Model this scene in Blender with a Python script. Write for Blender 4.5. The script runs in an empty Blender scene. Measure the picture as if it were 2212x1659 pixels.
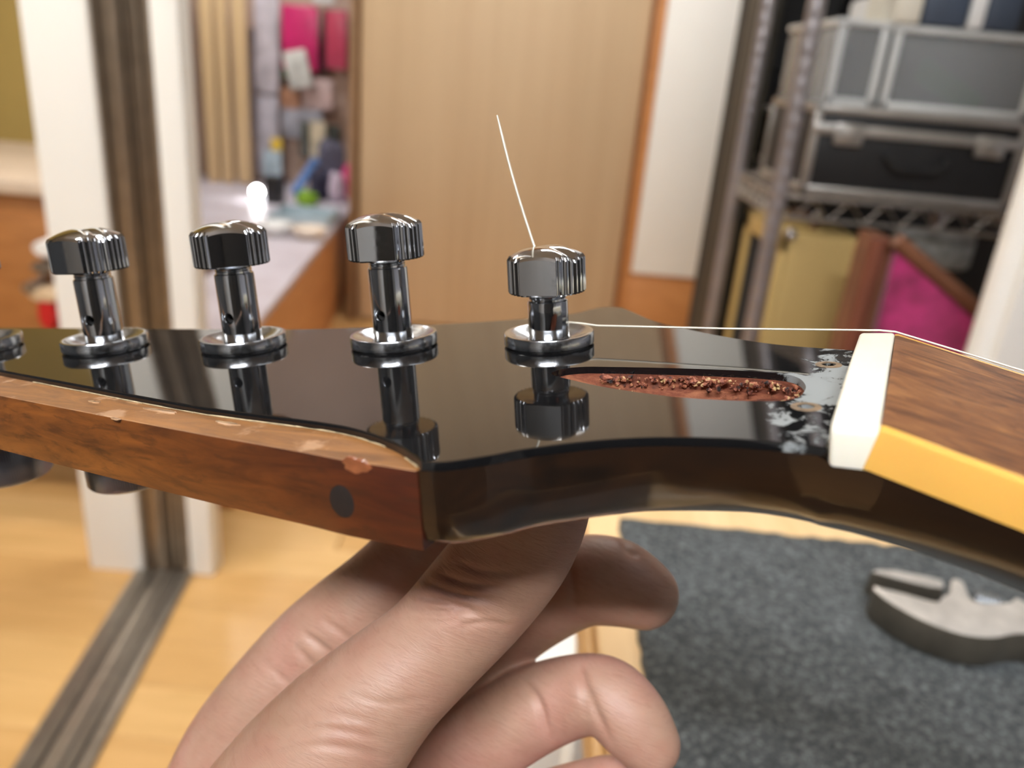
import bpy, bmesh, math, random
import numpy as np
from mathutils import Vector, Matrix
random.seed(7); RNG = np.random.default_rng(11)
S = bpy.context.scene
C = S.collection

# ------------------------------------------------------------------ camera
FPX, CX, CY = 1750.0, 1106.0, 829.5
H = 1.10                                              # camera height above the floor, metres
Zc = Vector((.0814, .927, .366)).normalized()         # world up seen from the camera
Fc = Vector((0, 0, -1))
Yc = (Fc - Fc.dot(Zc) * Zc).normalized()
Xc = Yc.cross(Zc)
M3 = Matrix((Xc, Yc, Zc))                             # camera -> world rotation
CAM = Vector((0, 0, H))
cd = bpy.data.cameras.new('camera'); cam = bpy.data.objects.new('camera', cd); C.objects.link(cam)
cd.sensor_width = 36; cd.lens = FPX / 2212 * 36; cd.clip_start = .005; cd.clip_end = 60
cd.dof.use_dof = True; cd.dof.focus_distance = .114; cd.dof.aperture_fstop = 17.5
cam.matrix_world = Matrix.Translation(CAM) @ M3.to_4x4()
S.camera = cam

# ------------------------------------------------------------------ world, exposure
S.view_settings.view_transform = 'Standard'; S.view_settings.look = 'None'
S.view_settings.gamma = 1; S.view_settings.use_curve_mapping = False
S.view_settings.exposure = 0.55
w = bpy.data.worlds.new('world'); S.world = w; w.use_nodes = True
w.node_tree.nodes['Background'].inputs[0].default_value = (.05, .05, .055, 1)
w.node_tree.nodes['Background'].inputs[1].default_value = 1
LIGHT_WARM = (1.0, .94, .85); LIGHT_COOL = (.95, .97, 1.0)
# ceiling lights: x, y, length x, length y, strength, colour, label
CEIL = [
 (-.35, -1.2, 1.2, .13, 140, LIGHT_COOL, 'ceiling light strip behind the viewer over the bench'),
 (.75, .15, .28, 1.2, 3.0, LIGHT_COOL, 'ceiling light strip right above the carpeted workbench'),
 (-1.25, .80, 1.0, .28, 29, LIGHT_WARM, 'ceiling light strip above the floor track'),
 (.3, 2.3, 1.2, .28, 21, (1.0, .97, .93), 'ceiling light strip in front of the wooden doors'),
 (-1.5, 3.3, .28, 1.0, 24, LIGHT_COOL, 'ceiling light strip above the low display counter'),
]

def ray(px, py): return M3 @ Vector(((px - CX) / FPX, -(py - CY) / FPX, -1))
def WD(px, py, d): return CAM + ray(px, py) * d                       # at a depth along the lens axis
def WZ(px, py, z): r = ray(px, py); return CAM + r * ((z - H) / r.z)  # on a level plane
def WY(px, py, y): r = ray(px, py); return CAM + r * (y / r.y)        # on an upright plane

# ------------------------------------------------------------------ materials
def srgb(r, g, b):
    f = lambda c: (c / 255 / 12.92) if c / 255 <= .04045 else ((c / 255 + .055) / 1.055) ** 2.4
    return (f(r), f(g), f(b), 1)
class N:
    def __init__(s, name):
        s.m = bpy.data.materials.new(name); s.m.use_nodes = True
        s.t = s.m.node_tree; s.b = s.t.nodes['Principled BSDF']; s.out = s.t.nodes['Material Output']
    def n(s, typ, **kw):
        x = s.t.nodes.new(typ)
        for k, v in kw.items():
            if k.startswith('i_'):
                key = k[2:].replace('_', ' ')
                x.inputs[key].default_value = v
            else: setattr(x, k, v)
        return x
    def l(s, a, b): s.t.links.new(a, b)
    def coord(s, scale=(1, 1, 1), rot=(0, 0, 0), loc=(0, 0, 0), typ='Object'):
        c = s.n('ShaderNodeTexCoord'); m = s.n('ShaderNodeMapping')
        m.inputs['Scale'].default_value = scale; m.inputs['Rotation'].default_value = rot; m.inputs['Location'].default_value = loc
        s.l(c.outputs[typ], m.inputs[0]); return m.outputs[0]
    def noise(s, vec, scale=5, detail=4, rough=.5, dist=0):
        x = s.n('ShaderNodeTexNoise'); x.inputs['Scale'].default_value = scale; x.inputs['Detail'].default_value = detail
        x.inputs['Roughness'].default_value = rough; x.inputs['Distortion'].default_value = dist
        if vec: s.l(vec, x.inputs['Vector'])
        return x.outputs[0]
    def ramp(s, fac, stops, interp='LINEAR'):
        x = s.n('ShaderNodeValToRGB'); e = x.color_ramp.elements; x.color_ramp.interpolation = interp
        while len(e) < len(stops): e.new(.5)
        for k, (p, c) in enumerate(stops): e[k].position = p; e[k].color = c
        s.l(fac, x.inputs[0]); return x.outputs[0]
    def mix(s, fac, a, b, mode='MIX'):
        x = s.n('ShaderNodeMix', data_type='RGBA', blend_type=mode)
        if isinstance(fac, (int, float)): x.inputs[0].default_value = fac
        else: s.l(fac, x.inputs[0])
        for k, v in ((6, a), (7, b)):
            if isinstance(v, (tuple, list)): x.inputs[k].default_value = v
            else: s.l(v, x.inputs[k])
        return x.outputs[2]
    def math(s, op, a, b=0.0, c=None):
        x = s.n('ShaderNodeMath', operation=op)
        for k, v in enumerate((a, b, c)):
            if v is None: continue
            if isinstance(v, (int, float)): x.inputs[k].default_value = v
            else: s.l(v, x.inputs[k])
        return x.outputs[0]
    def sep(s, vec):
        x = s.n('ShaderNodeSeparateXYZ'); s.l(vec, x.inputs[0]); return x.outputs
    def set(s, col=None, rough=None, metal=None, **kw):
        def put(k, v):
            if isinstance(v, (int, float, tuple, list)): s.b.inputs[k].default_value = v
            else: s.l(v, s.b.inputs[k])
        if col is not None: put('Base Color', col)
        if rough is not None: put('Roughness', rough)
        if metal is not None: put('Metallic', metal)
        for k, v in kw.items(): put(k.replace('_', ' '), v)
        return s
    def bump(s, h, strength=.3, dist=.001):
        x = s.n('ShaderNodeBump'); x.inputs['Strength'].default_value = strength; x.inputs['Distance'].default_value = dist
        s.l(h, x.inputs['Height']); s.l(x.outputs[0], s.b.inputs['Normal']); return s
MATS = {}
def plain(name, rgb, rough=.5, metal=0, vary=.08, scale=20, **kw):
    if name in MATS: return MATS[name]
    q = N(name); c = srgb(*rgb); v = q.noise(q.coord(), scale, 3)
    lo = tuple(x * (1 - vary) for x in c[:3]) + (1,); hi = tuple(min(1, x * (1 + vary)) for x in c[:3]) + (1,)
    q.set(q.ramp(v, [(.3, lo), (.7, hi)]), rough, metal, **kw)
    MATS[name] = q.m; return q.m
def wood(name, a, b, scale=(1, 1, 14), nscale=3, rough=.45, coat=0, dist=1.0, bumpd=0, typ='Object', rot=(0, 0, 0)):
    if name in MATS: return MATS[name]
    q = N(name); vec = q.coord(scale, rot, typ=typ)
    v = q.noise(vec, nscale, 6, .6, dist)
    q.set(q.ramp(v, [(.3, srgb(*a)), (.7, srgb(*b))]), rough)
    if coat: q.set(Coat_Weight=coat, Coat_Roughness=.05)
    if bumpd: q.bump(v, .4, bumpd)
    MATS[name] = q.m; return q.m
def emit(name, col, strength):
    q = N(name); q.set((.8, .8, .8, 1), .5, Emission_Color=(*col, 1), Emission_Strength=strength); return q.m

# chrome with faint scuffs
q = N('chrome'); v = q.coord((1, 1, 1)); s1 = q.noise(v, 900, 3, .6)
q.set((.62, .64, .67, 1), q.ramp(s1, [(.35, (.04,) * 3 + (1,)), (.75, (.13,) * 3 + (1,))]), 1.0)
CHROME = q.m
q = N('brushed_chrome'); v = q.coord((1, 1, 1)); s1 = q.noise(v, 1500, 4, .7); sp = q.noise(v, 2600, 2, .5)
q.set(q.ramp(sp, [(.66, (.5, .52, .55, 1)), (.74, (.85, .86, .88, 1))]), q.ramp(s1, [(.3, (.10,) * 3 + (1,)), (.75, (.26,) * 3 + (1,))]), 1.0)
q.bump(s1, .12, .0001); CHROME2 = q.m
# black lacquer face, with dust, scratches and the dull patch of old glue beside the nut
q = N('black_lacquer'); vec = q.coord(); xs = q.sep(vec)
nx = q.noise(vec, 190, 6, .65, .6); band = q.math('SUBTRACT', 1.0, q.math('MULTIPLY', q.math('ABSOLUTE', q.math('ADD', xs[0], .0026)), 175))
yc = q.math('SUBTRACT', 1.0, q.math('MULTIPLY', q.math('ABSOLUTE', q.math('ADD', xs[1], .0)), 66))
mask = q.math('ADD', q.math('ADD', q.math('MULTIPLY', band, .85), q.math('MULTIPLY', yc, .62)), q.math('MULTIPLY', q.math('SUBTRACT', nx, .5), 4.4))
maskr = q.ramp(mask, [(.62, (0, 0, 0, 1)), (.95, (1, 1, 1, 1))])
dust = q.ramp(q.noise(vec, 2100, 2, .4), [(.80, (0, 0, 0, 1)), (.84, (1, 1, 1, 1))])
scr = q.ramp(q.noise(q.coord((90, 900, 1)), 4, 2, .5), [(.79, (0, 0, 0, 1)), (.82, (1, 1, 1, 1))])
col = q.mix(maskr, (.006, .006, .0065, 1), srgb(128, 133, 134))
col = q.mix(q.math('MULTIPLY', dust, .35), col, srgb(170, 165, 150)); col = q.mix(q.math('MULTIPLY', scr, .18), col, srgb(150, 150, 145))
haze = q.ramp(q.noise(q.coord((1, 3, 1)), 45, 5, .65), [(.45, (.03,) * 3 + (1,)), (.75, (.09,) * 3 + (1,))])
q.set(col, q.mix(maskr, haze, (.6, .6, .6, 1)), 0, IOR=1.6)
LACQUER = q.m
# worn mahogany of the headstock
q = N('worn_mahogany'); vec = q.coord((45, 300, 300), (.0, .28, .0)); g = q.noise(vec, 1.0, 6, .62, 1.4)
pores = q.ramp(q.noise(q.coord((150, 900, 700), (0, .45, .1)), 1.2, 4, .6, .4), [(.52, (1, 1, 1, 1)), (.66, (0, 0, 0, 1))])
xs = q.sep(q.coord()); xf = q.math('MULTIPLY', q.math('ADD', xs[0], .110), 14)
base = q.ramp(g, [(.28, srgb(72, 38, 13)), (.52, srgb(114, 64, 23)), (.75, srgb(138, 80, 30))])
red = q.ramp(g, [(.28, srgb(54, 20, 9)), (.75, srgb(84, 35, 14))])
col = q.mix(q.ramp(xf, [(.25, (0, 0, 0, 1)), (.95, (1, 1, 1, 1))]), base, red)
col = q.mix(q.math('MULTIPLY', q.math('SUBTRACT', 1.0, pores), .55), col, srgb(52, 26, 12))
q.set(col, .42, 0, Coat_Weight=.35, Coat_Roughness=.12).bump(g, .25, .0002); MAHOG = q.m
q = N('sanded_mahogany'); vec = q.coord((70, 420, 300)); g = q.noise(vec, 1, 6, .65, 1.0); b2 = q.noise(q.coord((1, 1, 1)), 160, 4, .6)
col = q.ramp(g, [(.3, srgb(100, 62, 26)), (.7, srgb(148, 98, 46))]); col = q.mix(q.ramp(b2, [(.58, (0, 0, 0, 1)), (.66, (.5, .5, .5, 1))]), col, srgb(190, 152, 118))
q.set(col, .55, 0, Coat_Weight=.08, Coat_Roughness=.25).bump(b2, .4, .0003); SANDED = q.m
# dark burst lacquer of the neck
q = N('dark_burst'); vec = q.coord((40, 260, 260)); g = q.noise(vec, 1, 5, .6, .8)
q.set(q.ramp(g, [(.3, srgb(18, 10, 5)), (.75, srgb(40, 22, 9))]), .35, 0, Coat_Weight=1.0, Coat_Roughness=.05); BURST = q.m
q = N('raw_cavity_wood'); vec = q.coord((60, 500, 500)); g = q.noise(vec, 1, 7, .7, 1.2); bl = q.noise(q.coord(), 420, 4, .6)
col = q.ramp(g, [(.3, srgb(66, 30, 18)), (.5, srgb(112, 58, 36)), (.75, srgb(164, 108, 74))]); col = q.mix(q.ramp(bl, [(.60, (0, 0, 0, 1)), (.68, (.5, .5, .5, 1))]), col, srgb(40, 22, 16))
q.set(col, .85).bump(bl, .7, .0006); RAWWOOD = q.m
q = N('rosewood'); vec = q.coord((22, 330, 300)); g = q.noise(vec, 1, 7, .66, 1.6); p2 = q.ramp(q.noise(q.coord((70, 1100, 500)), 1, 4, .6), [(.56, (0, 0, 0, 1)), (.7, (1, 1, 1, 1))])
col = q.ramp(g, [(.3, srgb(58, 31, 17)), (.5, srgb(114, 71, 39)), (.72, srgb(152, 104, 60))]); col = q.mix(q.math('MULTIPLY', p2, .45), col, srgb(60, 34, 20))
q.set(col, .5).bump(g, .2, .0002); ROSE = q.m
BINDING = plain('cream_binding', (228, 174, 86), .25, vary=.05, scale=90, Subsurface_Weight=.15, Subsurface_Radius=(.002, .001, .0005), Subsurface_Scale=1.0)
BONE = plain('bone_nut', (230, 226, 210), .3, vary=.03, scale=200, Subsurface_Weight=.25, Subsurface_Radius=(.002, .0016, .001), Subsurface_Scale=1.0)
STEEL = plain('plain_steel_string', (238, 230, 212), .5, .6, .05)
DARKHOLE = plain('dark_hole', (14, 12, 11), .8)
PLUG = wood('dark_plug', (20, 12, 8), (36, 21, 12), (300, 300, 300), 2, .75)
RUBBISH = plain('glue_crumbs', (214, 176, 140), .8, vary=.5, scale=700)

# ------------------------------------------------------------------ mesh helpers
def tag(o, label=None, cat=None, group=None, kind=None):
    if label: o['label'] = label
    if cat: o['category'] = cat
    if group: o['group'] = group
    if kind: o['kind'] = kind
    return o
def link(name, me, mat=None, parent=None, loc=None):
    o = bpy.data.objects.new(name, me); C.objects.link(o)
    if mat and me: me.materials.append(mat)
    if parent: o.parent = parent
    if loc is not None: o.location = loc
    return o
def smooth(me, ang=35):
    me.shade_smooth(); me.set_sharp_from_angle(angle=math.radians(ang)); return me
def mk(name, verts, faces, mat, parent=None, ang=35, loc=None, flat=False):
    me = bpy.data.meshes.new(name); me.from_pydata([tuple(v) for v in verts], [], faces); me.update()
    bm = bmesh.new(); bm.from_mesh(me); bmesh.ops.recalc_face_normals(bm, faces=bm.faces); bm.to_mesh(me); bm.free()
    if not flat: smooth(me, ang)
    return link(name, me, mat, parent, loc)
def bm_obj(name, bm, mat, parent=None, ang=35, loc=None):
    me = bpy.data.meshes.new(name); bmesh.ops.recalc_face_normals(bm, faces=bm.faces); bm.to_mesh(me); bm.free(); smooth(me, ang)
    return link(name, me, mat, parent, loc)
def add_box(bm, x0, x1, y0, y1, z0, z1):
    vs = [bm.verts.new(p) for p in ((x0, y0, z0), (x1, y0, z0), (x1, y1, z0), (x0, y1, z0), (x0, y0, z1), (x1, y0, z1), (x1, y1, z1), (x0, y1, z1))]
    for f in ((3, 2, 1, 0), (4, 5, 6, 7), (0, 1, 5, 4), (1, 2, 6, 5), (2, 3, 7, 6), (3, 0, 4, 7)): bm.faces.new([vs[i] for i in f])
def box(name, x0, x1, y0, y1, z0, z1, mat, parent=None, bev=.004, seg=2, rotz=0, org=None):
    """box with bevelled edges; its origin sits at its base centre (or at the parent's)"""
    bm = bmesh.new()
    if parent is None:
        c = Vector(((x0 + x1) / 2, (y0 + y1) / 2, z0))
        add_box(bm, x0 - c.x, x1 - c.x, y0 - c.y, y1 - c.y, 0, z1 - z0)
    else:
        c = None; p = parent.matrix_basis.translation if org is None else org
        add_box(bm, x0 - p.x, x1 - p.x, y0 - p.y, y1 - p.y, z0 - p.z, z1 - p.z)
    if bev: bmesh.ops.bevel(bm, geom=list(bm.edges), offset=min(bev, .45 * min(abs(x1 - x0), abs(y1 - y0), abs(z1 - z0))), segments=seg, profile=.5, affect='EDGES')
    o = bm_obj(name, bm, mat, parent, 40, c)
    if rotz and parent is None: o.rotation_euler.z = rotz
    return o
def empty(name, loc): 
    o = bpy.data.objects.new(name, None); C.objects.link(o); o.location = loc; o.empty_display_size = .02; return o
def lathe(profile, n=64, rfun=None):
    vs = []; fs = []; m = len(profile)
    for i in range(n):
        a = 2 * math.pi * i / n
        for r, z in profile:
            rr = r if rfun is None else rfun(r, z, a)
            vs.append((rr * math.cos(a), rr * math.sin(a), z))
    for i in range(n):
        j = (i + 1) % n
        for k in range(m - 1): fs.append((i * m + k, j * m + k, j * m + k + 1, i * m + k + 1))
    fs.append(tuple(i * m for i in range(n))); fs.append(tuple(i * m + m - 1 for i in range(n)))
    return vs, fs
def tube(path, r, n=8):
    path = [Vector(p) for p in path]; vs = []; fs = []
    rs = r if isinstance(r, (list, tuple)) else [r] * len(path)
    up = None
    for i, p in enumerate(path):
        t = (path[min(i + 1, len(path) - 1)] - path[max(i - 1, 0)]).normalized()
        if up is None: up = t.orthogonal().normalized()
        up = (up - t * up.dot(t)).normalized(); s = t.cross(up)
        for k in range(n):
            a = 2 * math.pi * k / n; vs.append(p + (up * math.cos(a) + s * math.sin(a)) * rs[i])
    for i in range(len(path) - 1):
        for k in range(n): fs.append((i * n + k, i * n + (k + 1) % n, (i + 1) * n + (k + 1) % n, (i + 1) * n + k))
    fs.append(tuple(range(n))); fs.append(tuple((len(path) - 1) * n + k for k in range(n)))
    return vs, fs
def merge(parts):
    vs = []; fs = []
    for v, f in parts:
        o = len(vs); vs += list(v); fs += [tuple(i + o for i in q) for q in f]
    return vs, fs
def apply_mods(o):
    dg = bpy.context.evaluated_depsgraph_get(); dg.update()
    me = bpy.data.meshes.new_from_object(o.evaluated_get(dg)); o.modifiers.clear(); old = o.data; o.data = me; me.name = o.name; bpy.data.meshes.remove(old)
    return o
def cut(o, cutters):
    for c in cutters:
        m = o.modifiers.new('cut', 'BOOLEAN'); m.operation = 'DIFFERENCE'; m.object = c; m.solver = 'EXACT'
        try: m.material_mode = 'TRANSFER'
        except Exception: pass
    return apply_mods(o)
def drop(o): bpy.data.objects.remove(o, do_unlink=True)
def cr(pts, k=6):
    """open Catmull-Rom through 2-D points"""
    out = []; n = len(pts)
    for i in range(n - 1):
        p0 = pts[max(i - 1, 0)]; p1 = pts[i]; p2 = pts[i + 1]; p3 = pts[min(i + 2, n - 1)]
        for j in range(k):
            t = j / k
            out.append(tuple(.5 * (2 * b + (c - a) * t + (2 * a - 5 * b + 4 * c - d) * t * t + (3 * b - a - 3 * c + d) * t ** 3) for a, b, c, d in zip(p0, p1, p2, p3)))
    out.append(tuple(pts[-1])); return out
def interp(x, tab): return float(np.interp(x, [t[0] for t in tab], [t[1] for t in tab]))

# ------------------------------------------------------------------ the room
WALLWHITE = plain('white_paint', (246, 245, 240), .6, vary=.02, scale=3)
OLIVE = plain('olive_wall_paint', (176, 150, 84), .7, vary=.06, scale=4)
BACKWALL = plain('grey_back_wall', (150, 150, 148), .7, vary=.1, scale=3)
SLATE = plain('dark_slate_wall', (78, 82, 86), .7, vary=.1, scale=3)
SIDEWALL = plain('pale_blue_grey_wall', (190, 194, 204), .7, vary=.05, scale=3)
DARKWALL = plain('dark_grey_wall', (34, 33, 32), .7, vary=.15, scale=5)
TANWALL = plain('pinkish_tan_wall', (196, 168, 150), .7, vary=.05, scale=4)
DOORWOOD = wood('pale_door_veneer', (194, 166, 132), (207, 181, 146), (9, 9, .25), 2, .5, dist=.4)
ORANGEWOOD = wood('orange_wood', (190, 128, 76), (210, 148, 92), (2, 2, 12), 3, .45)
ALU = plain('bronze_aluminium', (150, 134, 116), .35, .75, .12, 30)
TRACK = plain('brushed_track_aluminium', (172, 166, 156), .34, .85, .12, 40)
RUBBERDARK = plain('dark_groove', (58, 50, 43), .6, vary=.2)

fl = box('floor', -3.2, 2.6, -2.4, 4.6, -.05, -.008, plain('floor_underlay', (150, 110, 66), .8), bev=0); tag(fl, kind='structure')
planks = [wood('laminate_plank_%d' % k, a, b, (1.2, 9, 1), 3, .32, dist=.8) for k, (a, b) in enumerate((((206, 164, 104), (222, 180, 120)), ((198, 155, 96), (216, 172, 112)), ((210, 170, 110), (226, 186, 128))))]
pb = bmesh.new(); add_box(pb, 0, 1.197, 0, .1185, 0, .008); bmesh.ops.bevel(pb, geom=list(pb.edges), offset=.0012, segments=1, affect='EDGES')
pm = []
for k in range(3):
    me = bpy.data.meshes.new('plank'); pb.to_mesh(me); me.materials.append(planks[k]); pm.append(me)
pb.free()
for j in range(43):
    y = -.65 + j * .12
    for i in range(4):
        x = -3.15 + i * 1.2 + (j % 3) * .37
        o = link('plank', pm[random.randrange(3)], None, fl); o.location = (x - fl.location.x, y - fl.location.y, .042)
tag(box('ceiling', -3.2, 2.6, -2.4, 4.6, 2.5, 2.55, plain('grey_ceiling', (196, 194, 190), .7, vary=.03), bev=0), kind='structure')
tag(box('wall_behind', -3.2, 2.6, -2.45, -2.4, 0, 2.5, BACKWALL, bev=0), kind='structure')
tag(box('wall_left', -3.25, -3.2, -2.4, 4.6, 0, 2.5, SLATE, bev=0), kind='structure')
tag(box('wall_right', 2.6, 2.65, -2.4, 2.1, 0, 2.5, SIDEWALL, bev=0), kind='structure')
tag(box('wall_far', -3.2, -.742, 4.4, 4.45, 0, 2.5, TANWALL, bev=0), kind='structure')
tag(box('wall_olive', -2.6, -1.13, 2.55, 2.6, 0, 2.5, OLIVE, bev=0), kind='structure')
tag(box('wall_alcove', .455, 2.6, 2.05, 2.1, 0, 2.5, DARKWALL, bev=0), kind='structure')
tag(box('wall_doors', -.742, .8, 3.5, 3.55, 0, 2.5, ORANGEWOOD, bev=0), kind='structure')
# wooden sliding doors
d1 = empty('door_1', (-.16, 3.46, 0)); tag(d1, kind='structure')
box('door_leaf', -.70, .405, 3.40, 3.44, .012, 2.1, DOORWOOD, d1, .004)
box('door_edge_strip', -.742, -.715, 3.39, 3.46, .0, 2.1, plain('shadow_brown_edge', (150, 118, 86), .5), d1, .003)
box('door_jamb', .425, .458, 3.37, 3.5, 0, 2.1, ORANGEWOOD, d1, .004)
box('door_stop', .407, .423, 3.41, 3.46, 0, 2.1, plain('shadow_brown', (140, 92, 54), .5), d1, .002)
# white pillar with wood skirting
p = empty('wall_pillar', (.61, 3.4, 0)); tag(p, kind='structure')
box('pillar_face', .460, .752, 3.36, 3.5, .325, 2.5, WALLWHITE, p, .006)
box('pillar_skirting', .450, .748, 3.375, 3.5, 0, .325, ORANGEWOOD, p, .004)

# door frame at the end of the partition, with its channel and the floor track
ang = math.radians(5.5)
fr = empty('window_frame', (-.75, 1.48, 0)); fr.name = 'door_2'; tag(fr, kind='structure')
box('white_post', -.885, -.768, 1.475, 1.54, 0, 2.5, WALLWHITE, fr, .004)
box('white_post', -.668, -.618, 1.485, 1.54, 0, 2.5, WALLWHITE, fr, .004)
box('channel_back', -.768, -.668, 1.525, 1.535, 0, 2.5, RUBBERDARK, fr, 0)
for a, b in ((-.768, -.760), (-.752, -.722), (-.716, -.709), (-.703, -.690), (-.684, -.668)):
    box('channel_rib', a, b, 1.482 + random.random() * .01, 1.526, 0, 2.5, ALU, fr, .002)
tr = empty('trim_1', (-.7235, 1.482, 0)); tr.rotation_euler.z = ang; tag(tr, kind='structure')
def tr_bar(name, a, b, z0, z1, m):
    bm = bmesh.new(); add_box(bm, a, b, -1.1, 0, z0, z1); bmesh.ops.bevel(bm, geom=list(bm.edges), offset=.0015, segments=1, affect='EDGES'); bm_obj(name, bm, m, tr)
tr_bar('track_base', -.058, .058, .0, .006, RUBBERDARK)
for a, b, z in ((-.060, -.044, .011), (-.038, -.026, .014), (-.018, .012, .012), (.018, .030, .014), (.036, .060, .011)): tr_bar('track_rail', a, b, .004, z, TRACK)

# unseen dark shapes added to give the chrome and lacquer something dark to mirror
dc = empty('dark_blocker', (.0, -.75, 0)); tag(dc, 'added unseen near-black cupboard standing behind the viewer', 'blocker')
DKF = plain('near_black_blocker', (26, 25, 26), .6, vary=.1)
box('carcass', -.27, .46, -.95, -.57, .0, 1.42, DKF, dc, .006)  # added block in place of the viewer's dark clothes, mirrored in the tuners
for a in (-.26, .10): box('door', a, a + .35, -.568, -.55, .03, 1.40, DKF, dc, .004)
tag(box('dark_floor_blocker', -1.3, -.05, -.53, .22, .0005, .012, plain('dark_blocker_sheet', (34, 31, 29), .8, vary=.2), None, .003), 'unseen dark sheet added on the floor beside the bench for reflections', 'mat')  # added sheet out of view; keeps reflections in the neck lacquer dark

# ceiling lights
FIX = plain('light_housing', (235, 235, 232), .5)
for x, y, lx, ly, st, colr, lab in CEIL:
    t = empty('ceiling_light', (x, y, 2.5)); tag(t, lab, 'ceiling light')
    box('housing', x - lx / 2, x + lx / 2, y - ly / 2, y + ly / 2, 2.455, 2.498, FIX, t, .006)
    box('diffuser', x - lx / 2 + .015, x + lx / 2 - .015, y - ly / 2 + .015, y + ly / 2 - .015, 2.44, 2.456, emit('lit_diffuser', colr, st), t, .004)

# ------------------------------------------------------------------ workbench, carpet, wrench
BZ = .87
wb = empty('workbench', (.55, .06, 0)); tag(wb, 'pale wooden workbench under the grey carpet mat', 'workbench')
BENCH = wood('pale_bench_wood', (220, 182, 128), (236, 202, 152), (14, 1.5, 3), 3, .4)
box('bench_top', .048, 1.10, -.45, .455, BZ - .026, BZ - .006, BENCH, wb, .003)
box('edge_strip', .042, .0475, -.45, .455, BZ - .030, BZ - .008, plain('bench_edge_band', (206, 160, 100), .4), wb, .002)
for lx, ly in ((.08, .40), (1.05, .40), (.08, -.40), (1.05, -.40)): box('leg', lx - .025, lx + .025, ly - .025, ly + .025, 0, BZ - .027, WALLWHITE, wb, .003)
q = N('speckled_carpet'); v = q.coord(); a = q.noise(v, 340, 5, .8); b = q.noise(v, 900, 3, .7); c2 = q.noise(v, 40, 3, .5)
col = q.ramp(a, [(.32, srgb(34, 36, 37)), (.5, srgb(84, 88, 89)), (.66, srgb(158, 162, 162))]); col = q.mix(q.ramp(b, [(.45, (0, 0, 0, 1)), (.75, (.8, .8, .8, 1))]), col, srgb(34, 37, 39)); col = q.mix(.25, col, q.ramp(c2, [(.3, srgb(52, 56, 58)), (.7, srgb(104, 110, 112))]))
q.set(col, .95).bump(a, 1.0, .002); CARPET = q.m
nxg, nyg = 150, 110; vs = []; fs = []
x0, x1, y0, y1 = .0665, 1.06, -.40, .392
for j in range(nyg + 1):
    for i in range(nxg + 1):
        e = min(i, nxg - i, j, nyg - j); ex = RNG.normal(0, .0003) if e == 0 else 0
        xx = x0 + (x1 - x0) * i / nxg; sk = -.15 * (xx - .0665) * (.13 if j else 0) * (j / nyg)
        vs.append((xx + ex, y0 + (y1 - y0) * j / nyg + ex + sk, .004 + RNG.normal(0, .0004) - (.0016 if e == 0 else 0)))
for j in range(nyg):
    for i in range(nxg):
        k = j * (nxg + 1) + i; fs.append((k, k + 1, k + nxg + 2, k + nxg + 1))
rim = [i for i in range(nxg + 1)] + [j * (nxg + 1) + nxg for j in range(1, nyg + 1)] + [nyg * (nxg + 1) + i for i in range(nxg - 1, -1, -1)] + [j * (nxg + 1) for j in range(nyg - 1, 0, -1)]
o0 = len(vs); vs += [(vs[i][0], vs[i][1], -.0055) for i in rim]
for k in range(len(rim)): fs.append((rim[k], o0 + k, o0 + (k + 1) % len(rim), rim[(k + 1) % len(rim)]))
fs.append(tuple(range(o0, o0 + len(rim))))
cp = mk('carpet_mat', vs, fs, CARPET, ang=80, loc=(0, 0, BZ)); tag(cp, 'dark grey speckled carpet mat covering the workbench top', 'carpet')

f_, n_ = WZ(1195, 1352, .45), WZ(1195, 1500, .45)
bx = empty('white_bin', ((f_.x + n_.x) / 2, (f_.y + n_.y) / 2, 0)); tag(bx, 'white lidded bin on the floor left of the workbench', 'bin')
box('bin_body', bx.location.x - .09, bx.location.x + .14, n_.y, f_.y, .0005, .435, WALLWHITE, bx, .012, 3); box('bin_lid', bx.location.x - .095, bx.location.x + .145, n_.y - .004, f_.y + .004, .4355, .455, WALLWHITE, bx, .006, 3)
# adjustable wrench lying on the carpet, in its own flat frame: x along the handle, y across
WST = plain('worn_wrench_steel', (206, 200, 192), .42, .6, .16, 90); WDK = plain('shaded_wrench_side', (92, 86, 76), .4, .6, .25, 60); WBR = plain('bright_worm_steel', (205, 210, 215), .2, 1.0, .05)  # side colour darkened to hold the shade of the jaw gap
HANDLE = plain('dark_grip', (44, 48, 52), .55)
wr = empty('adjustable_wrench', WZ(2032, 1352, BZ + .0046)); wr.rotation_euler.z = math.radians(-21)
wr.scale = (1.03, 1.28, 1.28)
tag(wr, 'steel adjustable wrench lying with open jaws on the grey carpet', 'wrench')
def slab(name, pts, z0, z1, mat, parent, bev=.0012, matside=None):
    bm = bmesh.new(); vb = [bm.verts.new((x, y, z0)) for x, y in pts]; vt = [bm.verts.new((x, y, z1)) for x, y in pts]; n = len(pts)
    bm.faces.new(vt); bm.faces.new(vb[::-1]); 
    for i in range(n): bm.faces.new((vb[i], vb[(i + 1) % n], vt[(i + 1) % n], vt[i]))
    bmesh.ops.recalc_face_normals(bm, faces=bm.faces)
    if bev:
        es = [e for e in bm.edges if abs(e.verts[0].co.z - e.verts[1].co.z) < 1e-7]
        bmesh.ops.bevel(bm, geom=es, offset=bev, segments=2, profile=.5, affect='EDGES')
    o = bm_obj(name, bm, mat, parent, 30)
    if matside:
        o.data.materials.append(matside)
        for f in o.data.polygons:
            if abs(f.normal.z) < .5: f.material_index = 1
    return o
mm = .001
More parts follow.
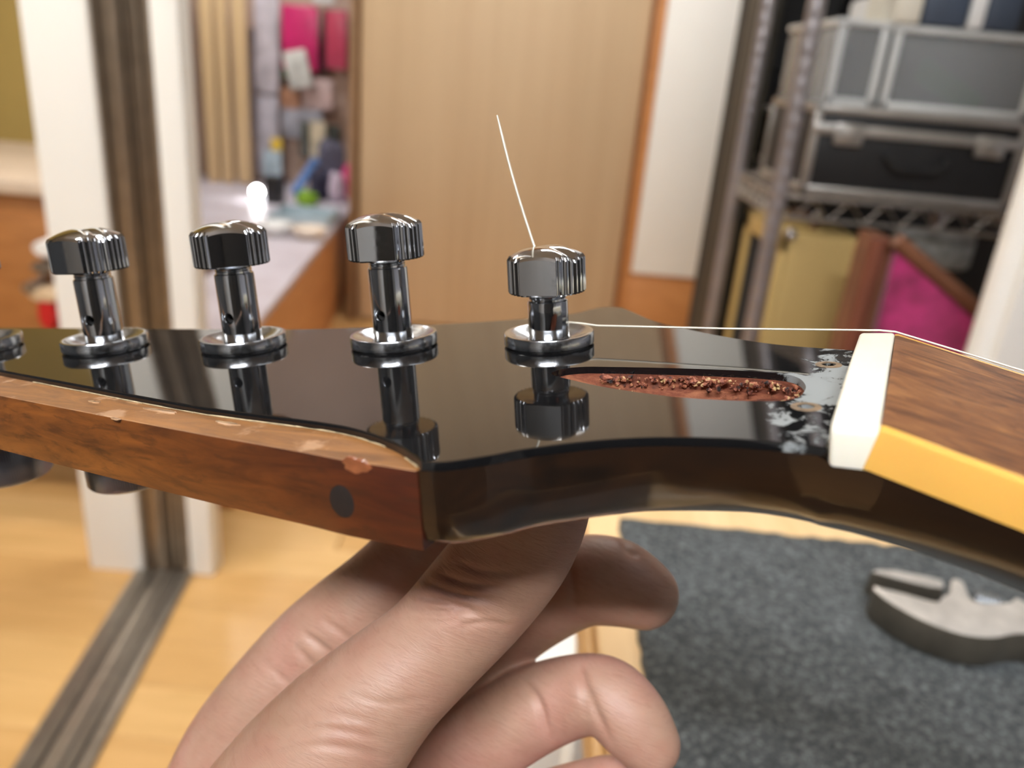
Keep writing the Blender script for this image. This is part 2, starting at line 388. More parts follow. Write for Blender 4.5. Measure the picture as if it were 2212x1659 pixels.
body = [(-32, -6), (-31, -9.5), (-24, -15), (-12, -20), (2, -21.5), (14, -18.5), (24, -12), (33, -8.5), (44, -7.5), (44, 7.5), (37, 8), (33, 11), (28, 13), (24, 8), (10, 3), (7, 14), (2, 14), (0, 4), (-3, 0), (-5, -4), (-9, -5.2), (-20, -5.2)]
slab('fixed_jaw', [(x * mm, y * mm) for x, y in cr(body + [body[0]], 4)[:-1]], 0, .0125, WST, wr, .0014, WDK)
mj = [(-33, 4.6), (-30, 7.6), (-23, 10.6), (-12, 12.2), (-2, 13.0), (-1, 9.5), (-2, 6.4), (-8, 5.0), (-20, 4.6)]
slab('movable_jaw', [(x * mm, y * mm) for x, y in mj], .001, .0118, WST, wr, .0012, WDK)
wv = []
for k in range(7):
    xk = 11.0 + k * 1.6; wv.append((xk - .55, 3.6)); wv.append((xk, 4.9)); wv.append((xk + .55, 3.6))
prof = [(.001, wv[0][0])] + [(r, x) for x, r in wv] + [(.001, wv[-1][0])]
v_, f_ = lathe([(r * mm, x * mm) for r, x in prof], 24); v_ = [(z, y + .0075, x + .0085) for x, y, z in v_]
mk('worm_screw', v_, f_, WBR, wr)
hp = [(42, -7), (60, -6.5), (110, -8), (150, -9.5), (168, -9), (176, -4), (176, 4), (168, 9), (150, 9.5), (110, 8), (60, 6.5), (42, 7)]
slab('handle', [(x * mm, y * mm) for x, y in hp], .0012, .0112, HANDLE, wr, .002)

# ------------------------------------------------------------------ the guitar
# local frame, millimetres: x towards the body along the neck, y across the nut away from the lens, z out of the face
ga = Vector((.89709577, -.07844927, .43481592)); gv = Vector((.43898774, .26981994, -.85702215)); gn = Vector((-.05008924, .95970981, .2764926))
gO = Vector((41.26161855, -.79625071, -99.95940798))
R3 = Matrix((M3 @ ga, M3 @ gv, M3 @ gn)).transposed()
GM = Matrix.Translation(CAM + (M3 @ gO) * .001) @ R3.to_4x4()
GI = GM.inverted()
gt = empty('electric_guitar', (0, 0, 0)); gt.matrix_world = GM
tag(gt, 'electric guitar head with glossy black face and chrome tuners held in a hand', 'guitar')
def G(p): return (p[0] * mm, p[1] * mm, p[2] * mm)
def gloc(Pw): return (GI @ Pw) * 1000
def prism(name, pts, z0, z1, mat, parent=gt, bev=0, seg=2):
    bm = bmesh.new(); n = len(pts)
    vb = [bm.verts.new(G((x, y, z0))) for x, y in pts]; vt = [bm.verts.new(G((x, y, z1))) for x, y in pts]
    bm.faces.new(vt); bm.faces.new(vb[::-1])
    for i in range(n): bm.faces.new((vb[i], vb[(i + 1) % n], vt[(i + 1) % n], vt[i]))
    bmesh.ops.recalc_face_normals(bm, faces=bm.faces)
    if bev:
        es = [e for e in bm.edges if abs(e.verts[0].co.z - e.verts[1].co.z) < 1e-8 and e.verts[0].co.z > (z1 - .01) * mm]
        bmesh.ops.bevel(bm, geom=es, offset=bev * mm, segments=seg, profile=.5, affect='EDGES')
    return bm_obj(name, bm, mat, parent, 30)
LED = -1.0                                            # the step below the black face
near = [(-190, -19.5), (-160, -22.6), (-127.3, -25.7), (-105.5, -27.9), (-89.2, -29.6), (-75.8, -30.7), (-64.0, -30.8), (-56.6, -30.9), (-51.0, -31.6), (-44.5, -33.8), (-40.1, -36.4), (-37.9, -38.0)]
near2 = [(-37.9, -38.0), (-35.4, -37.2), (-31.8, -34.1), (-29.1, -31.2), (-23.8, -27.0), (-18.0, -23.8), (-10.6, -21.6), (-4.2, -20.9), (-.1, -21.0)]
far = [(-.1, 21.1), (-8.2, 21.6), (-14.1, 22.9), (-21.5, 26.2), (-27.8, 30.0), (-34.8, 35.0), (-41.9, 43.0), (-44.7, 45.6), (-47.5, 45.4), (-49.6, 43.0), (-52.0, 37.2), (-61.3, 29.8), (-73.4, 22.9), (-87.7, 16.8), (-99.6, 12.6), (-129.9, 6.1), (-165.8, -1.0), (-190, -6)]
N1 = cr(near, 5); N2 = cr(near2, 5); FA = cr(far, 5)
face_outline = N1 + N2[1:] + FA
ven = prism('face_veneer', face_outline, LED, 0, LACQUER, bev=.22)
ledge_out = cr([(-190, -26), (-150, -30.3), (-115.3, -33.5), (-91.1, -35.4), (-71.0, -36.8), (-55.2, -37.6), (-48.5, -38.1), (-38.4, -38.2)], 5)
far_core = [(x, y + (4.6 if x < -60 else 4.6 * max(0, (-52 - x) / 8) if x < -52 else -.25)) for x, y in FA if x < -38.4]
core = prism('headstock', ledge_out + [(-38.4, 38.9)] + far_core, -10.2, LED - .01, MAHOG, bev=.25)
core.data.materials.append(SANDED)
for f in core.data.polygons:
    if f.normal.z > .8: f.material_index = 1
# neck: cross-sections from the end of the headstock past the nut, bending 17 degrees at the nut
TH = math.radians(17)
_sg = np.linspace(-60, 200, 5201)
def bend(start, b):
    t = np.clip((_sg - start) / b, 0, 1); th = TH * (t * t * (3 - 2 * t)); ds = _sg[1] - _sg[0]
    x = -60 + np.concatenate([[0], np.cumsum(np.cos((th[1:] + th[:-1]) / 2) * ds)]); z = np.concatenate([[0], np.cumsum(-np.sin((th[1:] + th[:-1]) / 2) * ds)]); return x, z, th
B1, B2 = bend(1, 7), bend(-13.5, 36)
def neck_pt(s, z, w_):
    """point at height z on the section s; w_ = 0 follows the crisp bend of the top, 1 the long bend of the back"""
    out = []
    for B in (B1, B2):
        x0, z0, th = (float(np.interp(s, _sg, q_)) for q_ in B); out.append(Vector((x0 + math.sin(th) * z, 0, z0 + math.cos(th) * z)))
    return out[0].lerp(out[1], w_)
yn = lambda s: interp(s, N2 + [(0, -21.1), (5, -21.4), (160, -25)])
yf = lambda s: interp(s, [(x, y) for x, y in FA[::-1] if x > -44] + [(0, 21.1), (5, 21.4), (160, 25)])
NT = 56; vs = []; fs = []; ss = list(np.arange(-38.3, 12, 1.2)) + list(np.arange(12, 165, 6.))
for s in ss:
    a, b = yn(s), yf(s); yc = (a + b) / 2; hw = (b - a) / 2
    top = interp(s, [(-38.4, LED - .01), (-.3, LED - .01), (.3, -1.75), (200, -1.75)])
    D = interp(s, [(-38.4, 9.4), (-30, 10.2), (-22, 10.6), (-14, 10.9), (-6, 11.3), (-.3, 11.7), (.3, 10.95), (14, 11.3), (160, 14.5)])
    pw = interp(s, [(-38.4, 14), (-30, 7), (-20, 4.6), (-8, 3.3), (4, 2.7), (20, 2.35), (160, 2.2)])
    tt = np.linspace(0, math.pi, 1500); cc = np.cos(tt); sn = np.sin(tt)
    yy = yc - hw * np.sign(cc) * np.abs(cc) ** (2 / pw); zz = top - D * np.abs(sn) ** (2 / pw)
    al = np.concatenate([[0], np.cumsum(np.hypot(np.diff(yy), np.diff(zz)))]); uu = np.linspace(0, al[-1], NT + 1)
    yy = np.interp(uu, al, yy); zz = np.interp(uu, al, zz)
    for k in range(NT + 1):
        y = float(yy[k]); z = float(zz[k]); p = neck_pt(s, z, min(1, (top - z) / (.6 * D))); vs.append(G((p.x, y, p.z)))
W_ = NT + 1
for i in range(len(ss) - 1):
    for k in range(W_): fs.append((i * W_ + k, i * W_ + (k + 1) % W_, (i + 1) * W_ + (k + 1) % W_, (i + 1) * W_ + k))
fs.append(tuple(range(W_))); fs.append(tuple((len(ss) - 1) * W_ + k for k in range(W_)))
neck = mk('neck', vs, fs, BURST, gt, 40)
# truss-rod cavity and screw holes, cut through the face into the wood
top_e = [(-38.6, -2.2), (-37.6, .3), (-35.5, 1.8), (-32.8, 2.6), (-23.2, 4.5), (-13.9, 5.7), (-8.6, 5.6), (-6.4, 4.4), (-5.2, 2.0), (-4.7, -.7), (-5.0, -4.2), (-6.4, -6.3), (-11.3, -7.9), (-17.8, -8.6), (-22.7, -8.2), (-29.4, -6.9), (-36.2, -4.3), (-38.2, -3.1)]
cavo = cr(top_e + [top_e[0]], 4)[:-1]
bm = bmesh.new(); NL = 6; rings = []
cyv = -1.4
for L in range(NL + 1):
    f_ = L / NL; row = []
    for x, y in cavo:
        dep = interp(x, [(-39, 1.6), (-30, 3.2), (-18, 5.6), (-5, 7.4)])
        z = 1.0 if L == 0 else -dep * math.sin(f_ * math.pi / 2) ** .8
        sh = 1.0 if L < 2 else (1 - .5 * ((L - 1) / (NL - 1)) ** 2.2)
        cxm = -20.0; row.append(bm.verts.new(G((cxm + (x - cxm) * (1 - (1 - sh) * .22), cyv + (y - cyv) * sh, z))))
    rings.append(row)
n_ = len(cavo)
bm.faces.new(rings[0]); bm.faces.new(rings[-1][::-1])
for L in range(NL):
    for i in range(n_): bm.faces.new((rings[L][i], rings[L][(i + 1) % n_], rings[L + 1][(i + 1) % n_], rings[L + 1][i]))
cutter = bm_obj('cavity_tool', bm, RAWWOOD, gt, 60)
def cyl_tool(p0, p1, r, mat, n=24):
    v_, f_ = tube([G(p0), G(p1)], r * mm, n); return mk('hole_tool', v_, f_, mat, gt)
hole_px = [(1790, 788), (1741, 879)]
holes = []
def face_hit(px, py, h=0):
    r0 = gloc(CAM); r1 = gloc(WD(px, py, .2)); t = (h - r0.z) / (r1.z - r0.z); return r0 + (r1 - r0) * t
HP = [face_hit(*q_) for q_ in hole_px]
for p in HP: holes.append(cyl_tool((p.x, p.y, 1), (p.x, p.y, -3.2), .95, DARKHOLE))
cut(ven, [cutter] + holes)
cut(neck, [cutter] + holes)
# the cut edge of the veneer stays black
for f in ven.data.polygons: f.material_index = 0
for o in [cutter] + holes: drop(o)
smooth(ven.data, 25); smooth(neck.data, 40)
def flat_tops(o, t=.98):
    for f in o.data.polygons:
        if abs(f.normal.z) > t: f.use_smooth = False
flat_tops(ven); flat_tops(core)
for p in HP:
    v_, f_ = lathe([(.95 * mm, -.1 * mm), (.95 * mm, .10 * mm), (1.25 * mm, .12 * mm), (1.75 * mm, .03 * mm), (1.75 * mm, -.1 * mm)], 28)
    f_ = f_[:-2]; mk('screw_hole_rim', v_, f_, plain('chipped_rim', (112, 92, 70), .6, vary=.4, scale=900), gt, loc=G((p.x, p.y, 0)))
# crumbs of glue and splintered wood along the far wall of the cavity
bm = bmesh.new()
for k in range(230):
    u = random.random(); x = -33 + 27 * u ** .8; yy = interp(x, [(-38, 0), (-23, 4.5), (-8, 5.4), (-5, 3)]) - .15 - abs(random.gauss(0, .25))
    z = -1.15 - abs(random.gauss(0, .75)); sz = abs(random.gauss(.14, .12)) + .06
    if k > 200: x = random.uniform(-7.2, -5.6); yy = random.uniform(-4, 4); z = random.uniform(-2.5, -1.1)
    r = bmesh.ops.create_icosphere(bm, subdivisions=1, radius=sz * mm, matrix=Matrix.Translation(G((x, yy, z))) @ Matrix.Rotation(random.random() * 6, 4, 'Z') @ Matrix.Diagonal((1.5, .8, .9, 1)))
    for v in r['verts']: v.co += Vector([random.gauss(0, .3 * sz * mm) for _ in range(3)])
q = N('crumbs'); c_ = q.noise(q.coord(), 800, 2, .5)
q.set(q.ramp(c_, [(.35, srgb(26, 20, 18)), (.45, srgb(96, 48, 34)), (.55, srgb(150, 88, 64)), (.65, srgb(176, 150, 104))]), .7)
tag(bm_obj('glue_crumbs', bm, q.m, gt, 20), kind='stuff')
# nut
bm = bmesh.new(); prof = [(-21.5, -1.75), (21.5, -1.75), (21.6, .6), (21.3, 2.1), (20.4, 3.0), (18.5, 3.35), (0, 3.75), (-18.5, 3.2), (-20.6, 2.95), (-21.3, 2.6), (-21.6, 1.6)]
A_ = [bm.verts.new(G((.05, y, z - (.25 if z > 2 else 0)))) for y, z in prof]; B_ = [bm.verts.new(G((4.6, y, z))) for y, z in prof]
bm.faces.new(A_); bm.faces.new(B_[::-1])
for i in range(len(prof)): bm.faces.new((A_[i], A_[(i + 1) % len(prof)], B_[(i + 1) % len(prof)], B_[i]))
bmesh.ops.recalc_face_normals(bm, faces=bm.faces)
bmesh.ops.bevel(bm, geom=[e for e in bm.edges if abs(e.verts[0].co.x - e.verts[1].co.x) < 1e-7], offset=.5 * mm, segments=3, profile=.5, affect='EDGES')
tag(bm_obj('nut', bm, BONE, gt, 50), 'white bone nut')
# fretboard and its bindings along the bent neck
def nk(s, y, h):                                       # s along the fretboard from the nut, h above its edge
    p = Vector((4.65, 0, 2.75)) + Vector((math.cos(TH), 0, -math.sin(TH))) * s + Vector((math.sin(TH), 0, math.cos(TH))) * h
    return G((p.x, y, p.z))
def strip(name, ys, hs, hb, mat, s1=155, bev=.0):
    vs = []; fs = []; sl = [0, .4] + [s1 * k / 20 for k in range(1, 21)]; m = len(ys)
    for s in sl:
        k = 1 + s * .0011
        for y, h in zip(ys, hs): vs.append(nk(s, y * k, h - (.12 if s == 0 else 0)))
        for y in ys[::-1]: vs.append(nk(s, y * k, hb))
    mt = 2 * m
    for i in range(len(sl) - 1):
        for k in range(mt): fs.append((i * mt + k, i * mt + (k + 1) % mt, (i + 1) * mt + (k + 1) % mt, (i + 1) * mt + k))
    fs.append(tuple(range(mt))); fs.append(tuple((len(sl) - 1) * mt + k for k in range(mt)))
    return mk(name, vs, fs, mat, gt, 30)
ysf = [-20.2 + 40.4 * k / 12 for k in range(13)]
strip('fretboard', ysf, [.55 * (1 - (y / 21.4) ** 2) for y in ysf], -4.5, ROSE)
tag(strip('binding', [-21.7, -21.6, -21.2, -20.25], [-.45, -.12, .02, .04], -4.5, BINDING), 'cream yellow binding strip')
tag(strip('binding', [20.25, 21.2, 21.6, 21.7], [.04, .02, -.12, -.45], -4.5, BINDING), 'cream yellow binding strip')
FRET = plain('fret_wire', (190, 190, 188), .25, 1.0)
v_, f_ = tube([nk(31, -21.8 + 43.6 * k / 10, .45 + .5 * (1 - ((k - 5) / 5) ** 2)) for k in range(11)], .9 * mm, 8); mk('fret', v_, f_, FRET, gt)
# plug, chip and lacquer scraps on the near side
def side_hit(px, py, Y):
    r0 = gloc(CAM); r1 = gloc(WD(px, py, .2)); t = (Y - r0.y) / (r1.y - r0.y); return r0 + (r1 - r0) * t
def disc(name, px, py, rx, rz, depth, mat, Y, tilt=0.0, jag=0):
    c = side_hit(px, py, Y); vs = []; fs = []; n = 30
    for L, (f_, d_) in enumerate(((1, .4), (1, -.06), (.88, -depth), (.45, -depth * 1.15))):
        for k in range(n):
            a = 2 * math.pi * k / n; j = 1 + jag * math.sin(3 * a + 1) + jag * .6 * math.sin(7 * a)
            X, Z_ = rx * f_ * math.cos(a) * j, rz * f_ * math.sin(a) * j; X, Z_ = X * math.cos(tilt) - Z_ * math.sin(tilt), X * math.sin(tilt) + Z_ * math.cos(tilt)
            vs.append(G((X, d_, Z_)))
    for L in range(3):
        for k in range(n): fs.append((L * n + k, L * n + (k + 1) % n, (L + 1) * n + (k + 1) % n, (L + 1) * n + k))
    fs.append(tuple(3 * n + k for k in range(n)))
    return mk(name, vs, fs, mat, gt, 50, loc=G(c))
tag(disc('plug', 740, 1083, 1.75, 1.95, .10, PLUG, -38.05), 'dark round wooden plug')
CHIP = plain('bare_chip', (138, 80, 50), .35, vary=.35, scale=500, Coat_Weight=.6)
tag(disc('chip', 770, 1006, 1.9, .85, .10, CHIP, -38.1, -.05, .13), 'pale chip in the wood edge')
SCRAP = plain('lacquer_scrap', (176, 138, 104), .25, vary=.2, scale=500, Coat_Weight=.8)
for px, py, lx, ly in ((350, 888, 3.2, .55), (490, 915, 2.0, .5), (205, 868, 1.2, .4), (250, 905, .9, .3)):
    c = face_hit(px, py, LED + .05); pts = [(lx * math.cos(a) * (1 + .25 * math.sin(3 * a + px)), ly * math.sin(a) * (1 + .2 * math.cos(5 * a))) for a in [2 * math.pi * k / 18 for k in range(18)]]
    o = prism('lacquer_scrap', pts, -.06, .06, SCRAP, bev=.03); o.location = G(c); o.rotation_euler.z = -.05

# pale worn line where the black face ends above the step
wl = [(x, y - .10) for x, y in N1 if x > -140]
for k in range(0, len(wl) - 4, 4):
    if random.random() < .2: continue
    seg = wl[k:k + 5]; v_, f_ = tube([G((x, y + random.gauss(0, .03), LED + .08)) for x, y in seg], [random.uniform(.05, .15) * mm for _ in seg], 6)
    mk('worn_edge', v_, f_, plain('worn_edge_paint', (168, 150, 118), .6, vary=.3, scale=900), gt)

# tuning machines
def knob_mesh(angle, R=6.2):
    nth = 480; flats = (angle, angle + math.pi); hw = math.radians(28.5); dch = R * math.cos(hw); npitch = 40
    def rad(a):
        for fc in flats:
            dl = (a - fc + math.pi) % (2 * math.pi) - math.pi
            if abs(dl) < hw: return dch / math.cos(dl) + .10 * (1 - (dl / hw) ** 2)
        ph = (a * npitch / (2 * math.pi)) % 1.0
        return R - .42 * (abs(math.sin(math.pi * ph)) ** .9)
    def dome(r, x, y):
        z = 7.35 - 1.75 * (r / R) ** 2.3
        g = angle + math.radians(62); qd = abs(-math.sin(g) * x + math.cos(g) * y)
        return z - .55 * max(0, 1 - qd / 1.7) ** 1.3 * (.35 + .65 * min(1, r / 3.0))
    vs = []; fs = []; lev = []
    sides = [(-1.0, 0), (-.28, .0), (0, .3)]
    fr = [1.0, .985, .95, .88, .78, .66, .54, .42, .3, .18, .07]
    for i in range(nth):
        a = 2 * math.pi * i / nth; r0 = rad(a); c, s = math.cos(a), math.sin(a)
        col = [(3.0 * c, 3.0 * s, .35), (5.2 * c, 5.2 * s, 0), ((r0 - .22) * c, (r0 - .22) * s, 0), (r0 * c, r0 * s, .25)]
        zt = dome(r0, r0 * c, r0 * s) - .30
        col += [(r0 * c, r0 * s, .25 + (zt - .25) * k / 3) for k in (1, 2, 3)]
        for f_ in fr[1:]:
            r = r0 * f_; col.append((r * c, r * s, dome(r, r * c, r * s) - .30 * max(0, (f_ - .95) / .05)))
        vs += col
    m = len(vs) // nth
    for i in range(nth):
        j = (i + 1) % nth
        for k in range(m - 1): fs.append((i * m + k, j * m + k, j * m + k + 1, i * m + k + 1))
    fs.append(tuple(i * m for i in range(nth))); fs.append(tuple(i * m + m - 1 for i in range(nth)))
    return [G(v) for v in vs], fs
def knurl(R, z0, z1, n=220):
    def rf(r, z, a): return r - (.22 * mm * (int(a / (2 * math.pi) * n * 1.0 + .5) % 2) if r > R * .93 * mm else 0)
    pr_ = [(2.0, z0 + .2), (R - 1.2, z0), (R - .45, z0 + .35), (R, z0 + .9), (R, z1 - .8), (R - .5, z1 - .2), (R - 1.2, z1), (2.0, z1)]
    return lathe([(r * mm, z * mm) for r, z in pr_], n, rf)
KNURLM = plain('dark_chrome_knurl', (168, 172, 180), .32, 1.0, .1)
TUN = [(-149.6, -15.4, 14.2, -38), (-123.5, -8.5, 14.0, -40), (-97.4, -1.2, 14.3, -3), (-71.3, 6.6, 14.6, -15), (-46.0, 13.8, 8.6, -15)]
tlab = ['chrome tuner cut by the picture edge', 'chrome tuner with raised knob nearest the picture edge', 'chrome tuner with raised knob and black front flat', 'chrome tuner with raised knob, tallest of the row', 'chrome tuner with lowered knob holding the string']
cl = gloc(CAM)
for (tx, ty, hb, kd), lab in zip(TUN, tlab):
    phi = math.atan2(cl.y - ty, cl.x - tx)
    sl = phi + math.radians(50)
    def rf(r, z, a):
        dl = (a - sl + math.pi) % (2 * math.pi) - math.pi
        if .4 * mm < r and abs(dl) < .13 and z < (hb - 1.4) * mm and r > 3.0 * mm: return r - .75 * mm
        return r
    prof = [(3.9, -9.8), (3.9, .2), (3.9, .75), (3.45, .9), (3.28, 1.5), (3.25, 2.5), (3.25, 5), (3.25, hb - 1.75), (3.2, hb - 1.45), (2.95, hb - 1.3), (2.95, hb - 1.0), (3.05, hb - .85), (2.85, hb - .65), (3.05, hb - .5), (2.85, hb - .3), (2.9, hb + .4)]
    v_, f_ = lathe([(r * mm, z * mm) for r, z in prof], 120, rf)
    post = mk('tuner_post', v_, f_, CHROME, gt, 32)
    ha = phi - math.radians(36); hz = 5.6
    if hb > 10:
        v_, f_ = tube([G((0, 0, hz)), G((5 * math.cos(ha), 5 * math.sin(ha), hz))], .72 * mm, 24); tl = mk('tool', v_, f_, DARKHOLE, gt)
        v2, f2 = tube([G((2.75 * math.cos(ha), 2.75 * math.sin(ha), hz)), G((3.7 * math.cos(ha), 3.7 * math.sin(ha), hz))], [.70 * mm, 1.25 * mm], 24); t2 = mk('tool', v2, f2, CHROME, gt)
        cut(post, [t2, tl]); drop(tl); drop(t2); smooth(post.data, 32)
    post.location = G((tx, ty, 0)); tag(post, lab)
    v_, f_ = knob_mesh(phi + math.radians(kd)); kb = mk('clamp_knob', v_, f_, CHROME, post, 24); kb.location = G((0, 0, hb))
    cp_ = [(6.6, .0), (6.6, .22), (7.15, .24), (7.28, .36), (7.28, 1.9), (7.15, 2.1), (6.85, 2.16), (6.5, 2.08), (5.2, 1.45), (4.1, 1.0), (3.7, .85), (3.7, .0)]
    v_, f_ = lathe([(r * mm, z * mm) for r, z in cp_], 96); f_ = f_[:-2]; m_ = len(cp_)
    f_ += [(i * m_ + m_ - 1, ((i + 1) % 96) * m_ + m_ - 1, ((i + 1) % 96) * m_, i * m_) for i in range(96)]
    cb = mk('collar', v_, f_, CHROME2, post, 38)
    v_, f_ = knurl(7.6, -26.0, -17.2); mk('thumb_wheel', v_, f_, KNURLM, post, 30)
    v_, f_ = lathe([(r * mm, z * mm) for r, z in [(3.5, -17.4), (4.6, -17.2), (4.6, -11.2), (5.6, -11), (5.6, -10.15), (3.5, -10.1)]], 40); mk('bushing', v_, f_, CHROME, post)

# string: one taut run over the nut, one loose end standing out of the knob
tx, ty, hb = TUN[4][:3]
run = [(tx + 2.2, ty + 2.2, 3.3), (tx + 5.0, ty + 2.6, 3.05), (tx + 7.3, ty + 2.9, 2.75), (-18, 18.0, 3.0), (1.2, 18.9, 3.55), (2.6, 18.9, 3.62), (4.6, 18.95, 3.5)]
v1 = [Vector(G(p)) for p in run] + [Vector(nk(s, 18.95 + .012 * s, .75 + .013 * s)) for s in (10, 30, 60, 100, 150)]
e0 = Vector((tx - 2.4, ty + 1.2, hb + 6.75)); e1 = gloc(WD(1074, 249, .1285))
fre = []
for k in range(13):
    t = k / 12; p = e0.lerp(e1, t); p = p + Vector((-.35 * math.sin(math.pi * t), 0, 0)); fre.append(Vector(G(p)))
fre = [Vector(G((tx - 1.2, ty + .8, hb + 6.2)))] + fre
t1 = tube(v1, .14 * mm, 8); t2 = tube(fre, [.21 * mm] * 12 + [.19 * mm, .13 * mm], 8)
inv = [tuple(GM @ Vector(v)) for v in merge([t1, t2])[0]]
o_ = GM @ Vector(G((tx, ty, hb)))
st = mk('guitar_string', [Vector(v) - o_ for v in inv], merge([t1, t2])[1], STEEL, None, 60, loc=o_)
tag(st, 'thin bare steel string from the lowered tuner over the white nut, loose end upright', 'guitar string')

# ------------------------------------------------------------------ the hand
def HW(px, py, d): return WD(px, py, d * mm)
THUMB = [(1168, 1000, 119, 6.4), (1166, 1065, 121, 8.0), (1120, 1175, 125, 8.9), (1036, 1285, 128, 9.1), (935, 1395, 129, 8.9), (830, 1490, 129, 9.9), (735, 1592, 130, 11.8), (640, 1720, 133, 14), (530, 1880, 140, 16)]
INDEX = [(420, 1900, 170, 13), (452, 1727, 163, 10.2), (518, 1590, 160, 9.6), (642, 1440, 158, 9.4), (722, 1362, 156, 9.2), (840, 1262, 153, 8.6), (950, 1150, 151, 8.3), (1010, 1075, 150, 7.6), (1050, 1035, 149, 6.4)]
MIDDLE = [(600, 1850, 176, 12.5), (745, 1610, 174, 10), (880, 1500, 170, 9.6), (1010, 1415, 166, 9.2), (1130, 1320, 162, 9.0), (1245, 1258, 158, 8.8), (1325, 1256, 155, 8.4), (1390, 1284, 153, 6.7)]
RING = [(720, 1900, 174, 12), (870, 1725, 164, 9.6), (1010, 1625, 158, 8.7), (1140, 1540, 154, 8.2), (1245, 1502, 150, 7.4), (1312, 1504, 147, 7.0), (1362, 1554, 145, 6.9), (1403, 1607, 144, 5.6)]
PINKY = [(820, 1960, 170, 10), (1000, 1830, 162, 8.0), (1150, 1765, 157, 7.4), (1285, 1720, 152, 6.8), (1345, 1712, 150, 6.2), (1390, 1745, 149, 5.2)]
PALM = [[(560, 1900, 150, 17), (420, 2060, 168, 24), (250, 2420, 185, 25), (100, 2800, 200, 29)],
        [(470, 1850, 168, 15), (640, 1900, 172, 17), (780, 1950, 172, 15), (520, 2050, 172, 22)],
        [(640, 1700, 150, 10), (560, 1720, 160, 11), (480, 1800, 165, 13)]]
bm = bmesh.new()
def limb(chain):
    pts = [(HW(a, b, c), r * mm) for a, b, c, r in chain]; dense = []
    P = [(p.x, p.y, p.z, r) for p, r in pts]; dn = cr(P, 12)
    last = None
    for x, y, z, r in dn:
        v = Vector((x, y, z))
        if last is not None and (v - last).length < r * .12: continue
        bmesh.ops.create_icosphere(bm, subdivisions=3, radius=r, matrix=Matrix.Translation(v)); last = v
for ch in (THUMB, INDEX, MIDDLE, RING, PINKY, *PALM): limb(ch)
me = bpy.data.meshes.new('person'); bm.to_mesh(me); bm.free()
hand = link('person', me)
m = hand.modifiers.new('r', 'REMESH'); m.mode = 'VOXEL'; m.voxel_size = .0005
m = hand.modifiers.new('s', 'SMOOTH'); m.factor = .5; m.iterations = 26
apply_mods(hand)
me = hand.data; nv = len(me.vertices); co = np.empty(nv * 3); me.vertices.foreach_get('co', co); co = co.reshape(-1, 3)
nr = np.empty(nv * 3); me.vertices.foreach_get('normal', nr); nr = nr.reshape(-1, 3)
camco = (co - np.array(CAM)) @ np.array(M3)            # the skin seen from the lens: used only to pick which fold is meant
dep = -camco[:, 2] * 1000; ppx = CX + FPX * camco[:, 0] / -camco[:, 2]; ppy = CY - FPX * camco[:, 1] / -camco[:, 2]
vw = np.array(CAM) - co; vw /= np.linalg.norm(vw, axis=1)[:, None]; facing = (nr * vw).sum(1)
def groove(line, d0, d1, depth, width, lim=.02):
    """press a crease of the given depth and width (millimetres) into the skin along a line of joints"""
    global co
    line = cr(line, 5); best = np.full(len(co), 1e9); tt = np.zeros(len(co)); n = len(line) - 1
    for i in range(n):
        a = np.array(line[i]); b = np.array(line[i + 1]); ab = b - a; P = np.stack([ppx, ppy], 1)
        t = np.clip(((P - a) @ ab) / (ab @ ab), 0, 1); d = np.linalg.norm(P - (a + t[:, None] * ab), axis=1)
        m_ = d < best; best[m_] = d[m_]; tt[m_] = (i + t[m_]) / n
    mmd = best * dep / FPX; k = np.exp(-(mmd / width) ** 2) * np.sin(np.pi * np.clip(tt, .04, .96)) ** .5
    k *= (facing > lim) * (dep > d0) * (dep < d1)
    co = co - nr * (depth * mm * k)[:, None]
T0, T1, F0, F1 = 100, 129, 134, 175
for ln, d0, d1, dp, wd in [
  ([(885, 1305), (940, 1322), (1010, 1318)], T0, T1, .42, .45), ([(900, 1288), (960, 1300), (1040, 1330)], T0, T1, .5, .5), ([(925, 1262), (985, 1285), (1075, 1300)], T0, T1, .40, .45), ([(950, 1240), (1010, 1262), (1090, 1272)], T0, T1, .3, .45),
  ([(870, 1335), (930, 1345), (990, 1338)], T0, T1, .22, .4), ([(1000, 1352), (1050, 1345), (1100, 1352)], T0, T1, .22, .4), ([(990, 1215), (1040, 1235), (1110, 1240)], T0, T1, .2, .4),
  ([(600, 1560), (690, 1540), (800, 1560)], T0, T1, .22, .6), ([(590, 1600), (700, 1575), (830, 1600)], T0, T1, .25, .6), ([(560, 1640), (690, 1610), (850, 1640)], T0, T1, .25, .6), ([(760, 1500), (840, 1520), (930, 1505)], T0, T1, .15, .5),
  ([(660, 1370), (720, 1420), (745, 1450)], F0, F1, .7, .7), ([(640, 1400), (690, 1450), (725, 1470)], F0, F1, .45, .6), ([(700, 1340), (780, 1400), (800, 1420)], F0, F1, .4, .6), ([(560, 1420), (620, 1475), (660, 1500)], F0, F1, .25, .6),
  ([(1128, 1470), (1160, 1510), (1185, 1590)], F0, F1, .7, .7), ([(1240, 1425), (1258, 1480), (1265, 1545)], F0, F1, .45, .7), ([(1255, 1440), (1280, 1520), (1315, 1595)], F0, F1, .5, .7),
  ([(1345, 1170), (1362, 1192), (1380, 1200)], F0, F1, .5, .6), ([(1215, 1180), (1235, 1250), (1240, 1320)], F0, F1, .4, .8)]:
    groove(ln, d0, d1, dp * (1.7 if d1 == T1 and ln[0][1] < 1400 else 1.2), wd * 1.05)
hc = np.array(HW(640, 1720, 150)); me.vertices.foreach_set('co', (co - hc).ravel()); me.update(); hand.location = hc; me.shade_smooth()
q = N('skin'); v = q.coord(); big = q.noise(v, 38, 4, .55); fine = q.noise(v, 1100, 4, .6); spot = q.noise(v, 140, 3, .5)
